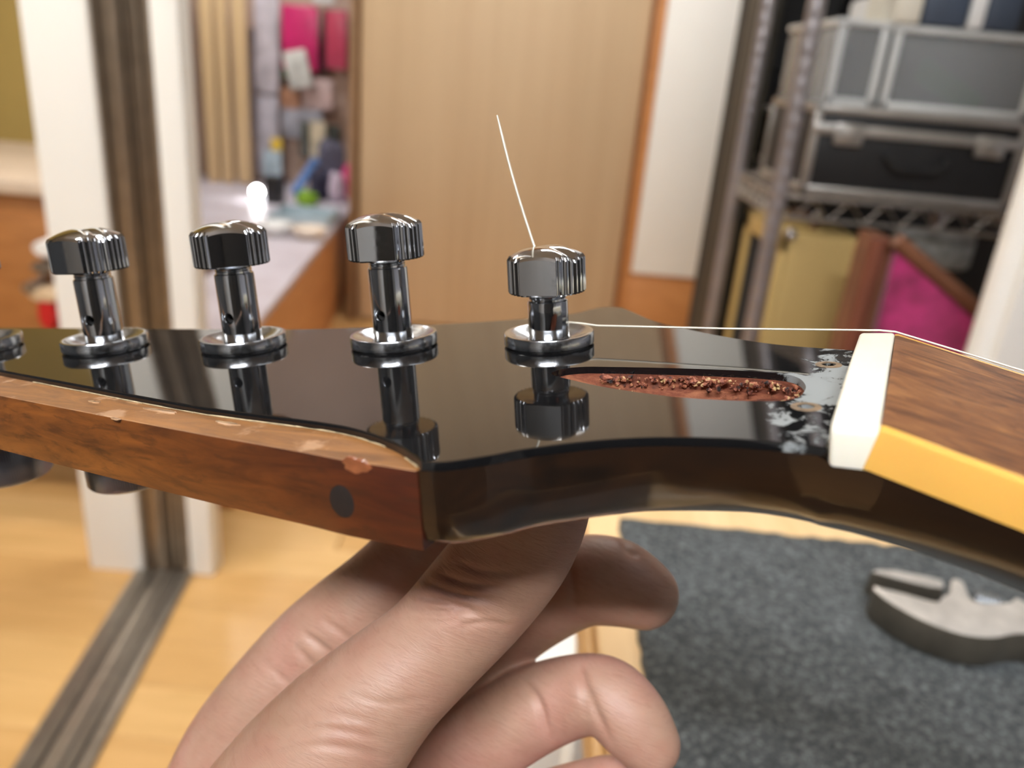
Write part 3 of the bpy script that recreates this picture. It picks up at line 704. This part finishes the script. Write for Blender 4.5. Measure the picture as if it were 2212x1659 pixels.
ax1 = (HW(900, 1380, 120) - HW(830, 1560, 120)).normalized(); ax2 = (HW(1000, 1420, 120) - HW(830, 1380, 120)).normalized(); ax3 = ax1.cross(ax2)
cmb = q.n('ShaderNodeCombineXYZ')
for k, (a_, sc) in enumerate(((ax1, 1500.), (ax2, 260.), (ax3, 260.))):
    dt = q.n('ShaderNodeVectorMath', operation='DOT_PRODUCT'); q.l(v, dt.inputs[0]); dt.inputs[1].default_value = tuple(a_ * sc); q.l(dt.outputs['Value'], cmb.inputs[k])
wr_ = q.noise(cmb.outputs[0], 1, 4, .6, 1.0)
colr = q.ramp(big, [(.3, srgb(166, 130, 108)), (.5, srgb(178, 140, 120)), (.7, srgb(186, 136, 122))]); colr = q.mix(q.ramp(spot, [(.45, (0, 0, 0, 1)), (.8, (.4, .4, .4, 1))]), colr, srgb(160, 100, 84))
colr = q.mix(q.ramp(wr_, [(.3, (.2, .2, .2, 1)), (.5, (0, 0, 0, 1))]), colr, srgb(138, 90, 74))
q.set(colr, .46, 0, Subsurface_Weight=.15, Subsurface_Radius=(.002, .0008, .0005), Subsurface_Scale=1.0, Specular_IOR_Level=.5)
hgt = q.math('ADD', q.math('MULTIPLY', fine, .35), q.math('MULTIPLY', wr_, 1.0)); q.bump(hgt, .5, .00028)
me.materials.clear(); me.materials.append(q.m)
tag(hand, 'bare hand gripping the guitar head from below, thumb in front', 'person')
NAIL = plain('fingernail', (216, 166, 148), .25, vary=.05, scale=300, Coat_Weight=.3)
def nail(px, py, d, nrm_px, size=(5.2, 4.4), tip=(1, 0)):
    c = HW(px, py, d); nx_ = (HW(px + nrm_px[0], py + nrm_px[1], d + nrm_px[2]) - c).normalized(); tx_ = (HW(px + tip[0] * 60, py + tip[1] * 60, d) - c); tx_ = (tx_ - nx_ * tx_.dot(nx_)).normalized(); sy = nx_.cross(tx_)
    vs = []; fs = []; n = 10
    for L in (0, 1):
        for j in range(n + 1):
            for i in range(n + 1):
                u, w_ = 2 * i / n - 1, 2 * j / n - 1
                uu = u * math.sqrt(1 - .35 * w_ * w_); ww = w_ * math.sqrt(1 - .2 * u * u)
                p = c + (tx_ * (uu * size[0]) + sy * (ww * size[1]) + nx_ * (-(ww ** 2) * 1.9 - .5 * uu * uu - .7 * L)) * mm; vs.append(p - Vector(hc))
    k = (n + 1) ** 2
    for j in range(n):
        for i in range(n):
            a = j * (n + 1) + i; f_ = (a, a + 1, a + n + 2, a + n + 1); fs.append(f_); fs.append(tuple(x + k for x in f_[::-1]))
    bd = [i for i in range(n + 1)] + [j * (n + 1) + n for j in range(1, n + 1)] + [n * (n + 1) + i for i in range(n - 1, -1, -1)] + [j * (n + 1) for j in range(n - 1, 0, -1)]
    for i in range(len(bd)): fs.append((bd[i], bd[i] + k, bd[(i + 1) % len(bd)] + k, bd[(i + 1) % len(bd)]))
    mk('fingernail', vs, fs, NAIL, hand, 70)
nail(1400, 1222, 158, (34, -56, 8), (4.6, 3.9), (1, .8))

# ------------------------------------------------------------------ right: wire shelving and what stands on it
SHELF = plain('dull_chrome_wire', (176, 172, 168), .3, .9, .1); SILVER = plain('aluminium_edge', (186, 182, 176), .35, .8, .08); BLACKV = plain('black_case_panel', (26, 26, 27), .5, vary=.2)
PINKISH = plain('dusty_chrome_post', (176, 170, 172), .35, .8, .1)
sx0, sx1, sy0, sy1 = .385, .775, 1.285, 1.565
sh = empty('wire_shelving', ((sx0 + sx1) / 2, (sy0 + sy1) / 2, 0)); tag(sh, 'chrome wire shelving unit with round posts', 'shelving')
so = sh.location
def local_tube(name, pts, r, mat, parent, n=10):
    o = parent.location; v_, f_ = tube([Vector(p) - o for p in pts], r, n); return mk(name, v_, f_, mat, parent)
for x, y in ((sx0, sy0), (sx1, sy0), (sx0, sy1), (sx1, sy1)):
    zs = np.arange(0, 1.9, .0254); v_, f_ = lathe([(.0127, -.0 + zs[0])] + [p for z in zs[1:] for p in ((.0127, z - .002), (.0123, z), (.0127, z + .002))], 16)
    mk('post', v_, f_, PINKISH, sh, 40, loc=Vector((x, y, 0)) - so)
for zt in (.155, .50, .945, 1.33, 1.70):
    parts = []
    for yy in (sy0, sy1): parts += [tube([(sx0, yy, zt), (sx1, yy, zt)], .0035, 8), tube([(sx0, yy, zt - .032), (sx1, yy, zt - .032)], .003, 8)]
    for xx in (sx0, sx1): parts += [tube([(xx, sy0, zt), (xx, sy1, zt)], .0035, 8), tube([(xx, sy0, zt - .032), (xx, sy1, zt - .032)], .003, 8)]
    nz = 14
    for yy in (sy0, sy1): parts.append(tube([(sx0 + (sx1 - sx0) * k / nz, yy, zt - (.032 if k % 2 else 0)) for k in range(nz + 1)], .0028, 6))
    for xx in (sx0, sx1): parts.append(tube([(xx, sy0 + (sy1 - sy0) * k / nz, zt - (.032 if k % 2 else 0)) for k in range(nz + 1)], .0028, 6))
    v_, f_ = merge(parts); fr_ = mk('shelf_frame', [Vector(p) - so for p in v_], f_, SHELF, sh)
    for k in range(1, 26): 
        x = sx0 + (sx1 - sx0) * k / 26; v_, f_ = tube([(x - so.x, sy0 - so.y, zt + .004), (x - so.x, sy1 - so.y, zt + .004)], .0016, 6); mk('shelf_wire', v_, f_, SHELF, fr_)
def flight_case(name, x0, x1, y0, y1, z0, z1, label, latches=True):
    t = empty(name, ((x0 + x1) / 2, (y0 + y1) / 2, z0)); tag(t, label, 'case'); e = .012
    box('body', x0 + .004, x1 - .004, y0 + .004, y1 - .004, z0 + .004, z1 - .004, BLACKV, t, .004)
    zl = z0 + (z1 - z0) * .72
    for (a, b, c, d, g, h) in [(x0, x1, y0, y0 + e, z0, z0 + e), (x0, x1, y0, y0 + e, z1 - e, z1), (x0, x0 + e, y0, y0 + e, z0, z1), (x1 - e, x1, y0, y0 + e, z0, z1), (x0, x0 + e, y0, y1, z1 - e, z1), (x1 - e, x1, y0, y1, z1 - e, z1), (x0, x0 + e, y0, y1, z0, z0 + e), (x1 - e, x1, y0, y1, z0, z0 + e), (x0, x1, y1 - e, y1, z1 - e, z1), (x0, x1, y1 - e, y1, z0, z0 + e), (x0, x0 + e, y1 - e, y1, z0, z1), (x1 - e, x1, y1 - e, y1, z0, z1), (x0, x1, y0 - .002, y0 + .004, zl - .006, zl + .010)]:
        box('edge_rail', a, b, c, d, g, h, SILVER, t, .003)
    if latches:
        for lx in (x0 + .055, x1 - .055):
            la = box('latch', lx - .022, lx + .022, y0 - .007, y0 + .001, zl - .020, zl + .012, SILVER, t, .003)
            box('latch_hook', lx - .010, lx + .010, y0 - .011, y0 - .006, zl - .012, zl + .006, SILVER, la, .002, org=t.location)
        xm = (x0 + x1) / 2
        local_tube('handle', [(xm - .045, y0, zl - .030), (xm - .045, y0 - .012, zl - .032), (xm - .03, y0 - .016, zl - .046), (xm + .03, y0 - .016, zl - .046), (xm + .045, y0 - .012, zl - .032), (xm + .045, y0, zl - .030)], .004, BLACKV, t)
    return t
flight_case('flight_case', .420, .745, 1.298, 1.55, .9515, 1.083, 'black flight case with silver edges, latches and handle under clear boxes')
flight_case('flight_case', 0.485, .64, 1.72, 1.95, .95, 1.06, 'black case on a dark rack behind the shelving post', False)
tag(box('dark_rack', .48, .82, 1.71, 2.03, 0, .949, plain('dark_rack', (30, 30, 31), .6), None, .006), 'dark rack against the wall behind the wire shelving', 'rack')
# clear drawer boxes
def clear(name, rgb, tr=.75, rough=.25):
    q = N(name); q.set(srgb(*rgb), rough, 0, Transmission_Weight=tr, IOR=1.25); return q.m
CLEAR = clear('cloudy_clear_plastic', (214, 218, 220)); CLEARF = plain('translucent_white_rim', (206, 208, 206), .35)
def drawer_box(x0, x1, y0, y1, z0, z1, label):
    t = empty('plastic_box', ((x0 + x1) / 2, (y0 + y1) / 2, z0)); tag(t, label, 'box', 'clear boxes on the flight case')
    w_ = .003
    box('front_panel', x0, x1, y0, y0 + w_, z0, z1, CLEAR, t, .001); box('back_panel', x0, x1, y1 - w_, y1, z0, z1, CLEAR, t, .001)
    box('side_panel', x0, x0 + w_, y0 + w_, y1 - w_, z0, z1, CLEAR, t, .001); box('side_panel', x1 - w_, x1, y0 + w_, y1 - w_, z0, z1, CLEAR, t, .001)
    box('bottom_panel', x0, x1, y0, y1, z0, z0 + w_, CLEARF, t, .001); box('lid', x0 - .004, x1 + .004, y0 - .006, y1 + .004, z1, z1 + .010, CLEARF, t, .003)
    for a in (x0 - .001, x1 - .011): box('corner_rib', a, a + .012, y0 - .004, y0, z0, z1, CLEARF, t, .002)
    box('bottom_rail', x0, x1, y0 - .004, y0, z0, z0 + .010, CLEARF, t, .002)
    return t
drawer_box(.432, .505, 1.31, 1.56, 1.084, 1.192, 'narrow clear plastic box beside the shelving post')
drawer_box(.515, .735, 1.31, 1.56, 1.084, 1.190, 'wide clear plastic box holding a green strip')
GREEN = plain('green_plastic', (54, 140, 78), .4)
g_ = box('green_strip', .60, .705, 1.40, 1.412, 1.090, 1.118, GREEN, None, .003); g_.rotation_euler.y = math.radians(24); g_.location.z += .022; tag(g_, 'green plastic strip lying inside the wide clear box', 'strip')
tag(box('grey_bundle', .54, .68, 1.45, 1.53, 1.088, 1.150, plain('grey_bundle', (96, 98, 104), .6, vary=.3), None, .02), 'grey bundle inside the wide clear box', 'bundle')
tag(box('dark_bundle', .442, .495, 1.40, 1.52, 1.088, 1.168, plain('dark_bundle', (72, 74, 80), .6, vary=.3), None, .015), 'dark bundle inside the narrow clear box', 'bundle')
WH = plain('white_plastic', (228, 228, 226), .4); NAVY = plain('slate_blue_box', (62, 72, 88), .5)
for nm, px0, px1, z1, m_, lab in (('cream_box', 1930, 1985, 1.262, plain('cream_card', (222, 216, 200), .6), 'cream card box on the clear box lid, left of the slate boxes'), ('slate_box', 1992, 2088, 1.258, NAVY, 'slate dark box on the clear box lid, wider of two'), ('slate_box', 2128, 2200, 1.252, NAVY, 'slate dark box on the clear box lid, far right'), ('white_box', 2092, 2124, 1.262, WH, 'white box between two slate boxes on the clear lid')):
    a, b = WY(px0, 20, 1.31).x, WY(px1, 30, 1.31).x; tag(box(nm, a, b, 1.30, 1.42, 1.2015, z1, m_, None, .004), lab, 'box')
tag(box('white_tray', .52, .735, 1.44, 1.55, 1.2015, 1.25, WH, None, .01), 'shallow white tray at the back on the clear box lid', 'tray')
# tweed amplifier
q = N('tweed'); v = q.coord((1, 1, 1), (.2, .3, .785)); wv_ = q.n('ShaderNodeTexWave'); wv_.inputs['Scale'].default_value = 260; q.l(v, wv_.inputs[0]); q.set(q.ramp(wv_.outputs[0], [(.2, srgb(176, 146, 86)), (.8, srgb(206, 178, 116))]), .7); TWEED = q.m
am = empty('tweed_amplifier', (.47, 1.47, .51)); tag(am, 'small tan tweed amplifier with metal corners and black grille side', 'amplifier')
ax0, ax1, ay0, ay1, az0, az1 = .412, .548, 1.315, 1.55, .5075, .885
box('cabinet', ax0 + .012, ax1, ay0, ay1, az0, az1, TWEED, am, .008, 3)
for (c, d, g, h) in ((ay0, ay1, az1 - .035, az1), (ay0, ay1, az0, az0 + .03), (ay0, ay0 + .014, az0, az1), (ay1 - .03, ay1, az0, az1)): box('grille_frame', ax0, ax0 + .016, c, d, g, h, TWEED, am, .004)
box('grille', ax0 + .006, ax0 + .0125, ay0 + .014, ay1 - .03, az0 + .03, az1 - .035, plain('black_grille', (22, 22, 22), .9), am, 0)
for cx_, cy_ in ((ax0 + .012, ay0), (ax1, ay0), (ax1, ay1)): 
    bm = bmesh.new(); bmesh.ops.create_icosphere(bm, subdivisions=2, radius=.011, matrix=Matrix.Translation(Vector((cx_, cy_, az1)) - am.location + Vector((.003 if cx_ < .5 else -.004, .004 if cy_ < 1.4 else -.004, -.004)))); bm_obj('metal_corner', bm, SHELF, am)
local_tube('carry_handle', [(.48, 1.37, az1), (.48, 1.38, az1 + .012), (.48, 1.43, az1 + .016), (.48, 1.49, az1 + .012), (.48, 1.50, az1)], .006, plain('brown_leather', (96, 60, 36), .5), am)
# clear bag of parts hung below the shelf, black boxes in the dark
tag(box('clear_bag', .60, .73, 1.32, 1.36, .845, .908, plain('frosted_bag', (128, 128, 124), .3, vary=.35, scale=60), None, .012), 'crumpled frosted bag hanging below the lower wire shelf', 'bag')
tag(box('black_box', .585, .745, 1.40, 1.55, .5075, .83, plain('matt_black_box', (40, 42, 46), .6), None, .006), 'matt black box on the wire shelf beside the tweed amplifier', 'box')
# open guitar case with pink plush
gc = empty('guitar_case', (.72, 1.10, .42)); tag(gc, 'open brown guitar case lined with pink plush', 'guitar case')
q = N('pink_plush'); v = q.coord(); a = q.noise(v, 30, 4, .6); b = q.noise(v, 500, 3, .6); q.set(q.ramp(a, [(.35, srgb(150, 22, 84)), (.6, srgb(204, 46, 124))]), .9, 0, Sheen_Weight=.6).bump(b, .8, .002); PINK = q.m
BROWN = plain('brown_case_shell', (120, 78, 54), .5, vary=.15)
poly = [WY(px, py, 1.10) for px, py in ((1893, 512), (1928, 516), (2235, 775), (2235, 1000), (1760, 1000))]
def poly_slab(name, P, y0, y1, mat, parent, inset=0):
    o = parent.location; c = sum(P, Vector()) / len(P); Q = [p + (c - p) * inset for p in P]; n = len(Q)
    vs = [(p.x - o.x, y0 - o.y, p.z - o.z) for p in Q] + [(p.x - o.x, y1 - o.y, p.z - o.z) for p in Q]
    return mk(name, vs, [tuple(range(n)), tuple(range(2 * n - 1, n - 1, -1))] + [(i, (i + 1) % n, n + (i + 1) % n, n + i) for i in range(n)], mat, parent, 30)
poly_slab('case_shell', poly, 1.10, 1.16, BROWN, gc)
inner = [WY(px, py, 1.10) for px, py in ((1928, 540), (1936, 546), (2200, 778), (2200, 990), (1800, 990), (1860, 800))]
poly_slab('plush_lining', inner, 1.088, 1.099, PINK, gc)
def bar(name, a, b, r, mat, parent): local_tube(name, [a, b], r, mat, parent, 12)
bar('rim', poly[1] + Vector((0, -.012, 0)), poly[2] + Vector((0, -.012, 0)), .011, BROWN, gc); bar('rim', poly[0] + Vector((0, -.012, 0)), poly[4] + Vector((0, -.012, 0)), .012, plain('red_brown_edge', (112, 62, 44), .5), gc)
lc = WY(2165, 700, 1.075); box('brass_clasp', lc.x - .012, lc.x + .012, 1.066, 1.088, lc.z - .008, lc.z + .008, plain('brass', (190, 150, 80), .3, .9), gc, .003)
box('case_foot', .50, 1.0, 1.02, 1.16, .40, .425, BROWN, gc, .006)
tag(box('storage_stand', .46, 1.1, .98, 1.18, 0, .399, plain('dark_stand', (60, 52, 46), .6), None, .006), 'dark low stand under the pink-lined guitar case', 'stand')
# white appliance at the right edge
wa = empty('white_cabinet', (.80, .94, 0)); tag(wa, 'white metal cabinet at the right edge beyond the guitar case', 'cabinet')
wx = WY(2150, 640, .92).x
box('carcass', wx, wx + .4, .92, .96, .78, 1.55, WALLWHITE, wa, .02, 3); box('door', wx + .015, wx + .385, 0.908, .921, .80, 1.5, WALLWHITE, wa, .008); box('plinth', wx + .01, wx + .39, 0.925, .96, 0, .78, plain('orange_plinth', (176, 112, 60), .5), wa, .004)
tag(box('dark_speaker', .65, .81, 1.80, 2.0, .95, 1.30, plain('dark_speaker', (36, 36, 38), .7), None, .01), 'black speaker box against the dark wall behind the shelving', 'speaker')
tag(box('tall_dark_panel', .455, .475, 1.80, 2.04, 0, 1.75, plain('olive_dark_panel', (46, 42, 32), .6, vary=.3), None, .004), 'tall dark olive board leaning beside the white pillar', 'board')

# ------------------------------------------------------------------ left: cabinet with tools
cb = empty('tool_cabinet', (-1.25, 1.9, 0)); tag(cb, 'brown wooden cabinet behind the white door post', 'cabinet')
CABW = wood('cabinet_brown', (150, 96, 48), (176, 118, 64), (2, 2, 10), 3, .5)
box('carcass', -1.55, -1.00, 1.74, 2.3, .19, .755, CABW, cb, .004)
for a, b in ((-1.53, 1.76), (-1.04, 1.76), (-1.53, 2.26), (-1.04, 2.26)): box('leg', a, a + .02, b, b + .02, 0, .191, CABW, cb, .003)
box('worktop', -1.57, -.985, 1.72, 2.32, .756, .785, plain('cabinet_top', (206, 186, 164), .45), cb, .004)
box('door', -1.30, -1.02, 1.725, 1.738, .21, .70, CABW, cb, .004); box('door', -1.54, -1.32, 1.725, 1.738, .21, .70, CABW, cb, .004)
for i, (px, py, rx, ry, m_, lab) in enumerate(((95, 540, .030, .018, WH, 'white plastic spool hung highest on the cabinet front'), (88, 580, .026, .014, plain('grey_tool', (120, 110, 100), .4, .5), 'grey metal tool hung below the white spool'), (60, 625, .018, .014, plain('steel_tool', (160, 150, 140), .3, .8), 'small steel knob tool on the cabinet front'), (92, 640, .036, .016, plain('cream_tool', (206, 180, 146), .5), 'cream wooden handled tool low on the cabinet front'), (98, 680, .020, .040, plain('red_tool', (190, 30, 34), .4), 'red handled tool at the bottom of the cabinet front'))):
    c = WY(px, py, 1.66); t = empty('hanging_tool', (c.x, 1.69, c.z)); tag(t, lab, 'tool', 'tools hung on the cabinet')
    v_, f_ = lathe([(.002, -.03), (ry * .8, -.03), (ry, -.022), (ry, .02), (ry * .7, .03), (.002, .03)], 20); v_ = [(x * rx / ry, z, y) for x, y, z in v_]; mk('head', v_, f_, m_, t)
    box('hook', c.x - .004, c.x + .004, 1.715, 1.724, c.z - .01, c.z + .03, SHELF, t, .001)

# ------------------------------------------------------------------ low display counter and the goods behind it
LZ = .42; e0 = WZ(560, 690, LZ); e1 = WZ(740, 470, LZ)
ct = empty('display_counter', (-1.5, 3.0, 0)); tag(ct, 'low display counter with shiny pale top and orange wood front', 'counter')
q = N('glossy_lilac_laminate'); v = q.noise(q.coord(), 6, 4, .5); q.set(q.ramp(v, [(.3, srgb(188, 178, 184)), (.7, srgb(212, 206, 214))]), .4); LILAC = q.m
def quad_slab(name, P, z0, z1, mat, parent):
    o = parent.location; n = len(P); vs = [(x - o.x, y - o.y, z0 - o.z) for x, y in P] + [(x - o.x, y - o.y, z1 - o.z) for x, y in P]
    return mk(name, vs, [tuple(range(n - 1, -1, -1)), tuple(range(n, 2 * n))] + [(i, (i + 1) % n, n + (i + 1) % n, n + i) for i in range(n)], mat, parent, 30)
sx = (e1.x - e0.x) / (e1.y - e0.y); xe = lambda y: e0.x + sx * (y - e0.y)
quad_slab('counter_top', [(-.965, 1.75), (xe(1.75), 1.75), (xe(4.39), 4.39), (-2.4, 4.39), (-2.4, 2.63), (-.965, 2.63)], LZ - .02, LZ, LILAC, ct)
quad_slab('front_panel', [(-.955, 1.77), (xe(1.77) - .012, 1.77), (xe(4.38) - .012, 4.38), (-2.3, 4.38), (-2.3, 2.66), (-.955, 2.66)], 0, LZ - .021, ORANGEWOOD, ct)
FY = 4.36
def on_wall(name, px0, px1, py0, py1, m_, lab, cat, depth=.02, y=FY, group=None, bev=.006, tilt=0):
    a = WY(px0, (py0 + py1) / 2, y); b = WY(px1, (py0 + py1) / 2, y); t = WY((px0 + px1) / 2, py0, y); u = WY((px0 + px1) / 2, py1, y)
    o = box(name, a.x, b.x, y - depth, y, max(u.z, LZ + .001), t.z, m_, None, bev); o.rotation_euler.y = math.radians(tilt); return tag(o, lab, cat, group)
BAT = wood('pale_batten', (206, 174, 128), (222, 194, 150), (6, 6, .5), 3, .5)
for i, (a, b, lab) in enumerate(((425, 452, 'leftmost pale wooden batten standing against the far wall'), (458, 482, 'middle pale wooden batten standing against the far wall'), (492, 522, 'rightmost pale wooden batten standing against the far wall'))):
    on_wall('wooden_batten', a + 18, b + 18, -40, 392, BAT, lab, 'batten', .04, 4.2, 'battens against the far wall')
wg = empty('wire_rack', (WY(398, 200, 4.1).x, 4.1, LZ)); tag(wg, 'grey wire rack beside the white door post', 'rack'); gx = wg.location.x
box('backing', gx - .03, gx + .045, 4.10, 4.11, LZ, 1.6, plain('grey_rack_panel', (140, 138, 130), .6), wg, .002)
for k in range(9): box('rack_rung', gx - .035, gx + .05, 4.085, 4.10, LZ + .1 + k * .13, LZ + .108 + k * .13, SHELF, wg, .001)
PK = plain('pink_packet', (206, 44, 112), .3, vary=.12); PK2 = plain('rose_packet', (190, 66, 96), .3, vary=.12); GR = lambda n, r, v=.3: plain(n, r, .35, vary=v, scale=14)
things = [
 ('pink_packet', 612, 690, 12, 152, PK, 'bright pink packet hanging beside the wooden door', 'packet', 4.30, 0), ('rose_packet', 706, 752, 22, 150, PK2, 'rose packet hanging right of the black packet', 'packet', 4.30, 0),
 ('black_packet', 690, 708, 20, 156, GR('black_packet', (30, 22, 28)), 'narrow black packet between the pink and rose packets', 'packet', 4.345, 4), ('white_card', 676, 726, -30, 10, WH, 'white card at the top above the pink packets', 'card', 4.28, 0),
 ('clear_packet', 630, 680, 108, 190, GR('white_clear_packet', (206, 206, 200)), 'crumpled white and clear packet below the pink packet', 'packet', 4.26, -14), ('green_label_packet', 606, 640, 92, 170, GR('green_grey_packet', (110, 122, 98)), 'grey green packet left of the crumpled white packet', 'packet', 4.345, 0),
 ('silver_packet', 548, 602, -20, 200, GR('silver_lilac_packet', (196, 190, 198)), 'tall silver lilac packet left of the pink packet', 'packet', 4.30, 2), ('grey_packet', 520, 546, 60, 300, GR('grey_lilac_packet', (150, 142, 150)), 'long grey packet right of the wooden battens', 'packet', 4.31, 2),
 ('maroon_packet', 514, 534, 16, 48, GR('maroon_packet', (142, 84, 82)), 'small maroon packet near the top by the battens', 'packet', 4.29, 0), ('silver_packet', 556, 606, 205, 380, GR('silver_grey_packet', (180, 176, 186)), 'lower silver grey packet above the lamp', 'packet', 4.31, 0),
 ('brown_packet', 610, 650, 190, 236, GR('brown_packet', (168, 122, 96)), 'small brown packet below the crumpled white packet', 'packet', 4.30, 0), ('pink_grey_packet', 655, 722, 170, 236, GR('dusty_pink_packet', (196, 170, 166)), 'dusty pink packet below the black packet', 'packet', 4.31, 0),
 ('grey_packet', 612, 700, 236, 300, GR('mid_grey_packet', (150, 150, 160)), 'wide mid grey packet below the brown packet', 'packet', 4.30, 0), ('yellow_tag', 588, 612, 298, 328, plain('yellow_tag', (222, 186, 60), .4), 'small yellow tag among the grey packets', 'tag', 4.22, 0),
 ('dark_packet', 650, 670, 262, 340, GR('dark_olive_packet', (78, 80, 74)), 'dark olive packet above the blue tube', 'packet', 4.27, 0), ('black_tag', 708, 738, 270, 326, GR('black_tag', (52, 56, 52)), 'black clip hanging near the door edge', 'clip', 4.26, 0),
 ('beige_packet', 672, 706, 262, 356, GR('beige_packet', (196, 182, 156)), 'beige packet between the dark packets', 'packet', 4.262, 0), ('teal_packet', 572, 612, 325, 420, GR('pale_blue_packet', (156, 172, 182)), 'pale blue grey packet behind the lamp', 'packet', 4.2, 0)]
for nm, a, b, c, d, m_, lab, cat, y_, tl in things: on_wall(nm, a, b, c, d, m_, lab, cat, .03, y_, 'goods on the far wall', .01, tl)
def on_counter(px, py): return WZ(px, py, LZ)
def blob(name, px, py, sx_, sy_, sz_, m_, lab, cat, rot=0):
    p = on_counter(px, py); p.y = min(p.y, 4.12); p.x = WY(px, py, p.y).x; bm = bmesh.new(); bmesh.ops.create_icosphere(bm, subdivisions=3, radius=1)
    for v in bm.verts:
        k = 1 + .10 * math.sin(5 * v.co.x + 3 * v.co.y + px) + .07 * math.sin(7 * v.co.z + py); v.co = Vector((v.co.x * sx_ * k, v.co.y * sy_ * k, max(v.co.z, -.72) * sz_ * k))
    lo = min(v.co.z for v in bm.verts)
    for v in bm.verts: v.co.z -= lo
    o = bm_obj(name, bm, m_, None, 60, Vector((p.x, p.y, LZ + .001))); o.rotation_euler.z = rot; return tag(o, lab, cat)
blob('navy_pouch', 690, 432, .05, .05, .085, plain('navy_cloth', (38, 36, 62), .6), 'navy blue pouch on the counter near the door', 'pouch')
blob('white_bag', 726, 436, .038, .04, .075, plain('white_lilac_bag', (224, 206, 226), .4), 'white lilac bag right of the navy pouch', 'bag')
blob('pink_ball', 748, 428, .03, .03, .085, plain('hot_pink', (220, 60, 130), .4), 'hot pink pouch at the end of the counter by the door', 'pouch')
blob('green_cloth', 662, 445, .05, .04, .04, plain('lime_green', (132, 176, 40), .5), 'lime green cloth lump on the counter', 'cloth')
blob('grey_pouch', 714, 400, .07, .03, .16, plain('slate_grey_cloth', (92, 90, 108), .6), 'slate grey pouch behind the navy pouch', 'pouch')
p = on_counter(640, 455); p.y = 4.05; a = WY(640, 420, 4.02); b = WY(684, 345, 4.02)
bt = empty('blue_tube', (a.x, a.y, LZ)); tag(bt, 'blue tube leaning on the counter goods', 'tube'); local_tube('shaft', [(a.x, a.y, LZ + .02), (b.x, b.y, b.z)], .022, plain('blue_plastic', (96, 134, 190), .4), bt, 14); local_tube('cap', [(a.x, a.y, LZ + .021), (a.x - .004, a.y - .002, LZ + .003)], .024, plain('blue_cap', (70, 98, 150), .4), bt, 14)
# tray, bowls
p = on_counter(668, 482); ty_ = empty('clear_tray', (p.x, p.y, LZ)); tag(ty_, 'pale blue grey shallow tray on the counter', 'tray')
TR = plain('pale_blue_tray', (176, 192, 200), .25)
box('tray_base', p.x - .14, p.x + .10, p.y - .11, p.y + .13, LZ + .001, LZ + .008, TR, ty_, .003)
for (a, b, c, d) in ((-.14, .10, -.11, -.104), (-.14, .10, .124, .13), (-.14, -.134, -.104, .124), (.094, .10, -.104, .124)): box('tray_wall', p.x + a, p.x + b, p.y + c, p.y + d, LZ + .008, LZ + .045, TR, ty_, .002)
def bowl(px, py, r, h, m_, lab):
    p = on_counter(px, py); v_, f_ = lathe([(.002, 0), (r * .6, 0), (r * .9, h * .5), (r, h), (r * .94, h), (r * .82, h * .5), (r * .5, h * .15), (.002, h * .12)], 28); return tag(mk('bowl', v_, f_, m_, None, 50, loc=Vector((p.x, p.y, LZ + .001))), lab, 'bowl')
bowl(592, 508, .07, .045, WH, 'white bowl on the counter in front of the lamp'); bowl(668, 515, .07, .04, plain('cream_bowl', (226, 212, 196), .4), 'cream bowl at the counter edge')
# small bright lamp and its black base on the counter
p = on_counter(556, 440); p = Vector((WY(556, 415, 3.75).x, 3.75, LZ)); lt = empty('desk_lamp', (p.x, p.y, LZ)); tag(lt, 'small bright white lamp glowing on the counter', 'lamp')
lc = WY(555, 414, 3.75)
bm = bmesh.new(); bmesh.ops.create_uvsphere(bm, u_segments=24, v_segments=16, radius=.024, matrix=Matrix.Translation(lc - p)); bm_obj('bulb', bm, emit('lamp_glow', (1, 1, 1), 30), lt, 60)
v_, f_ = lathe([(.002, 0), (.05, 0), (.05, .008), (.012, .014), (.010, max(.03, lc.z - LZ - .023)), (.002, max(.03, lc.z - LZ - .023))], 24); mk('stand', v_, f_, plain('lamp_stand', (200, 200, 204), .4), lt)
p = WY(590, 440, 3.72); tag(box('black_box', p.x - .035, p.x + .04, 3.70, 3.78, LZ + .001, LZ + .12, plain('black_plastic', (28, 28, 32), .4), None, .008), 'black box standing right of the bright lamp', 'box')
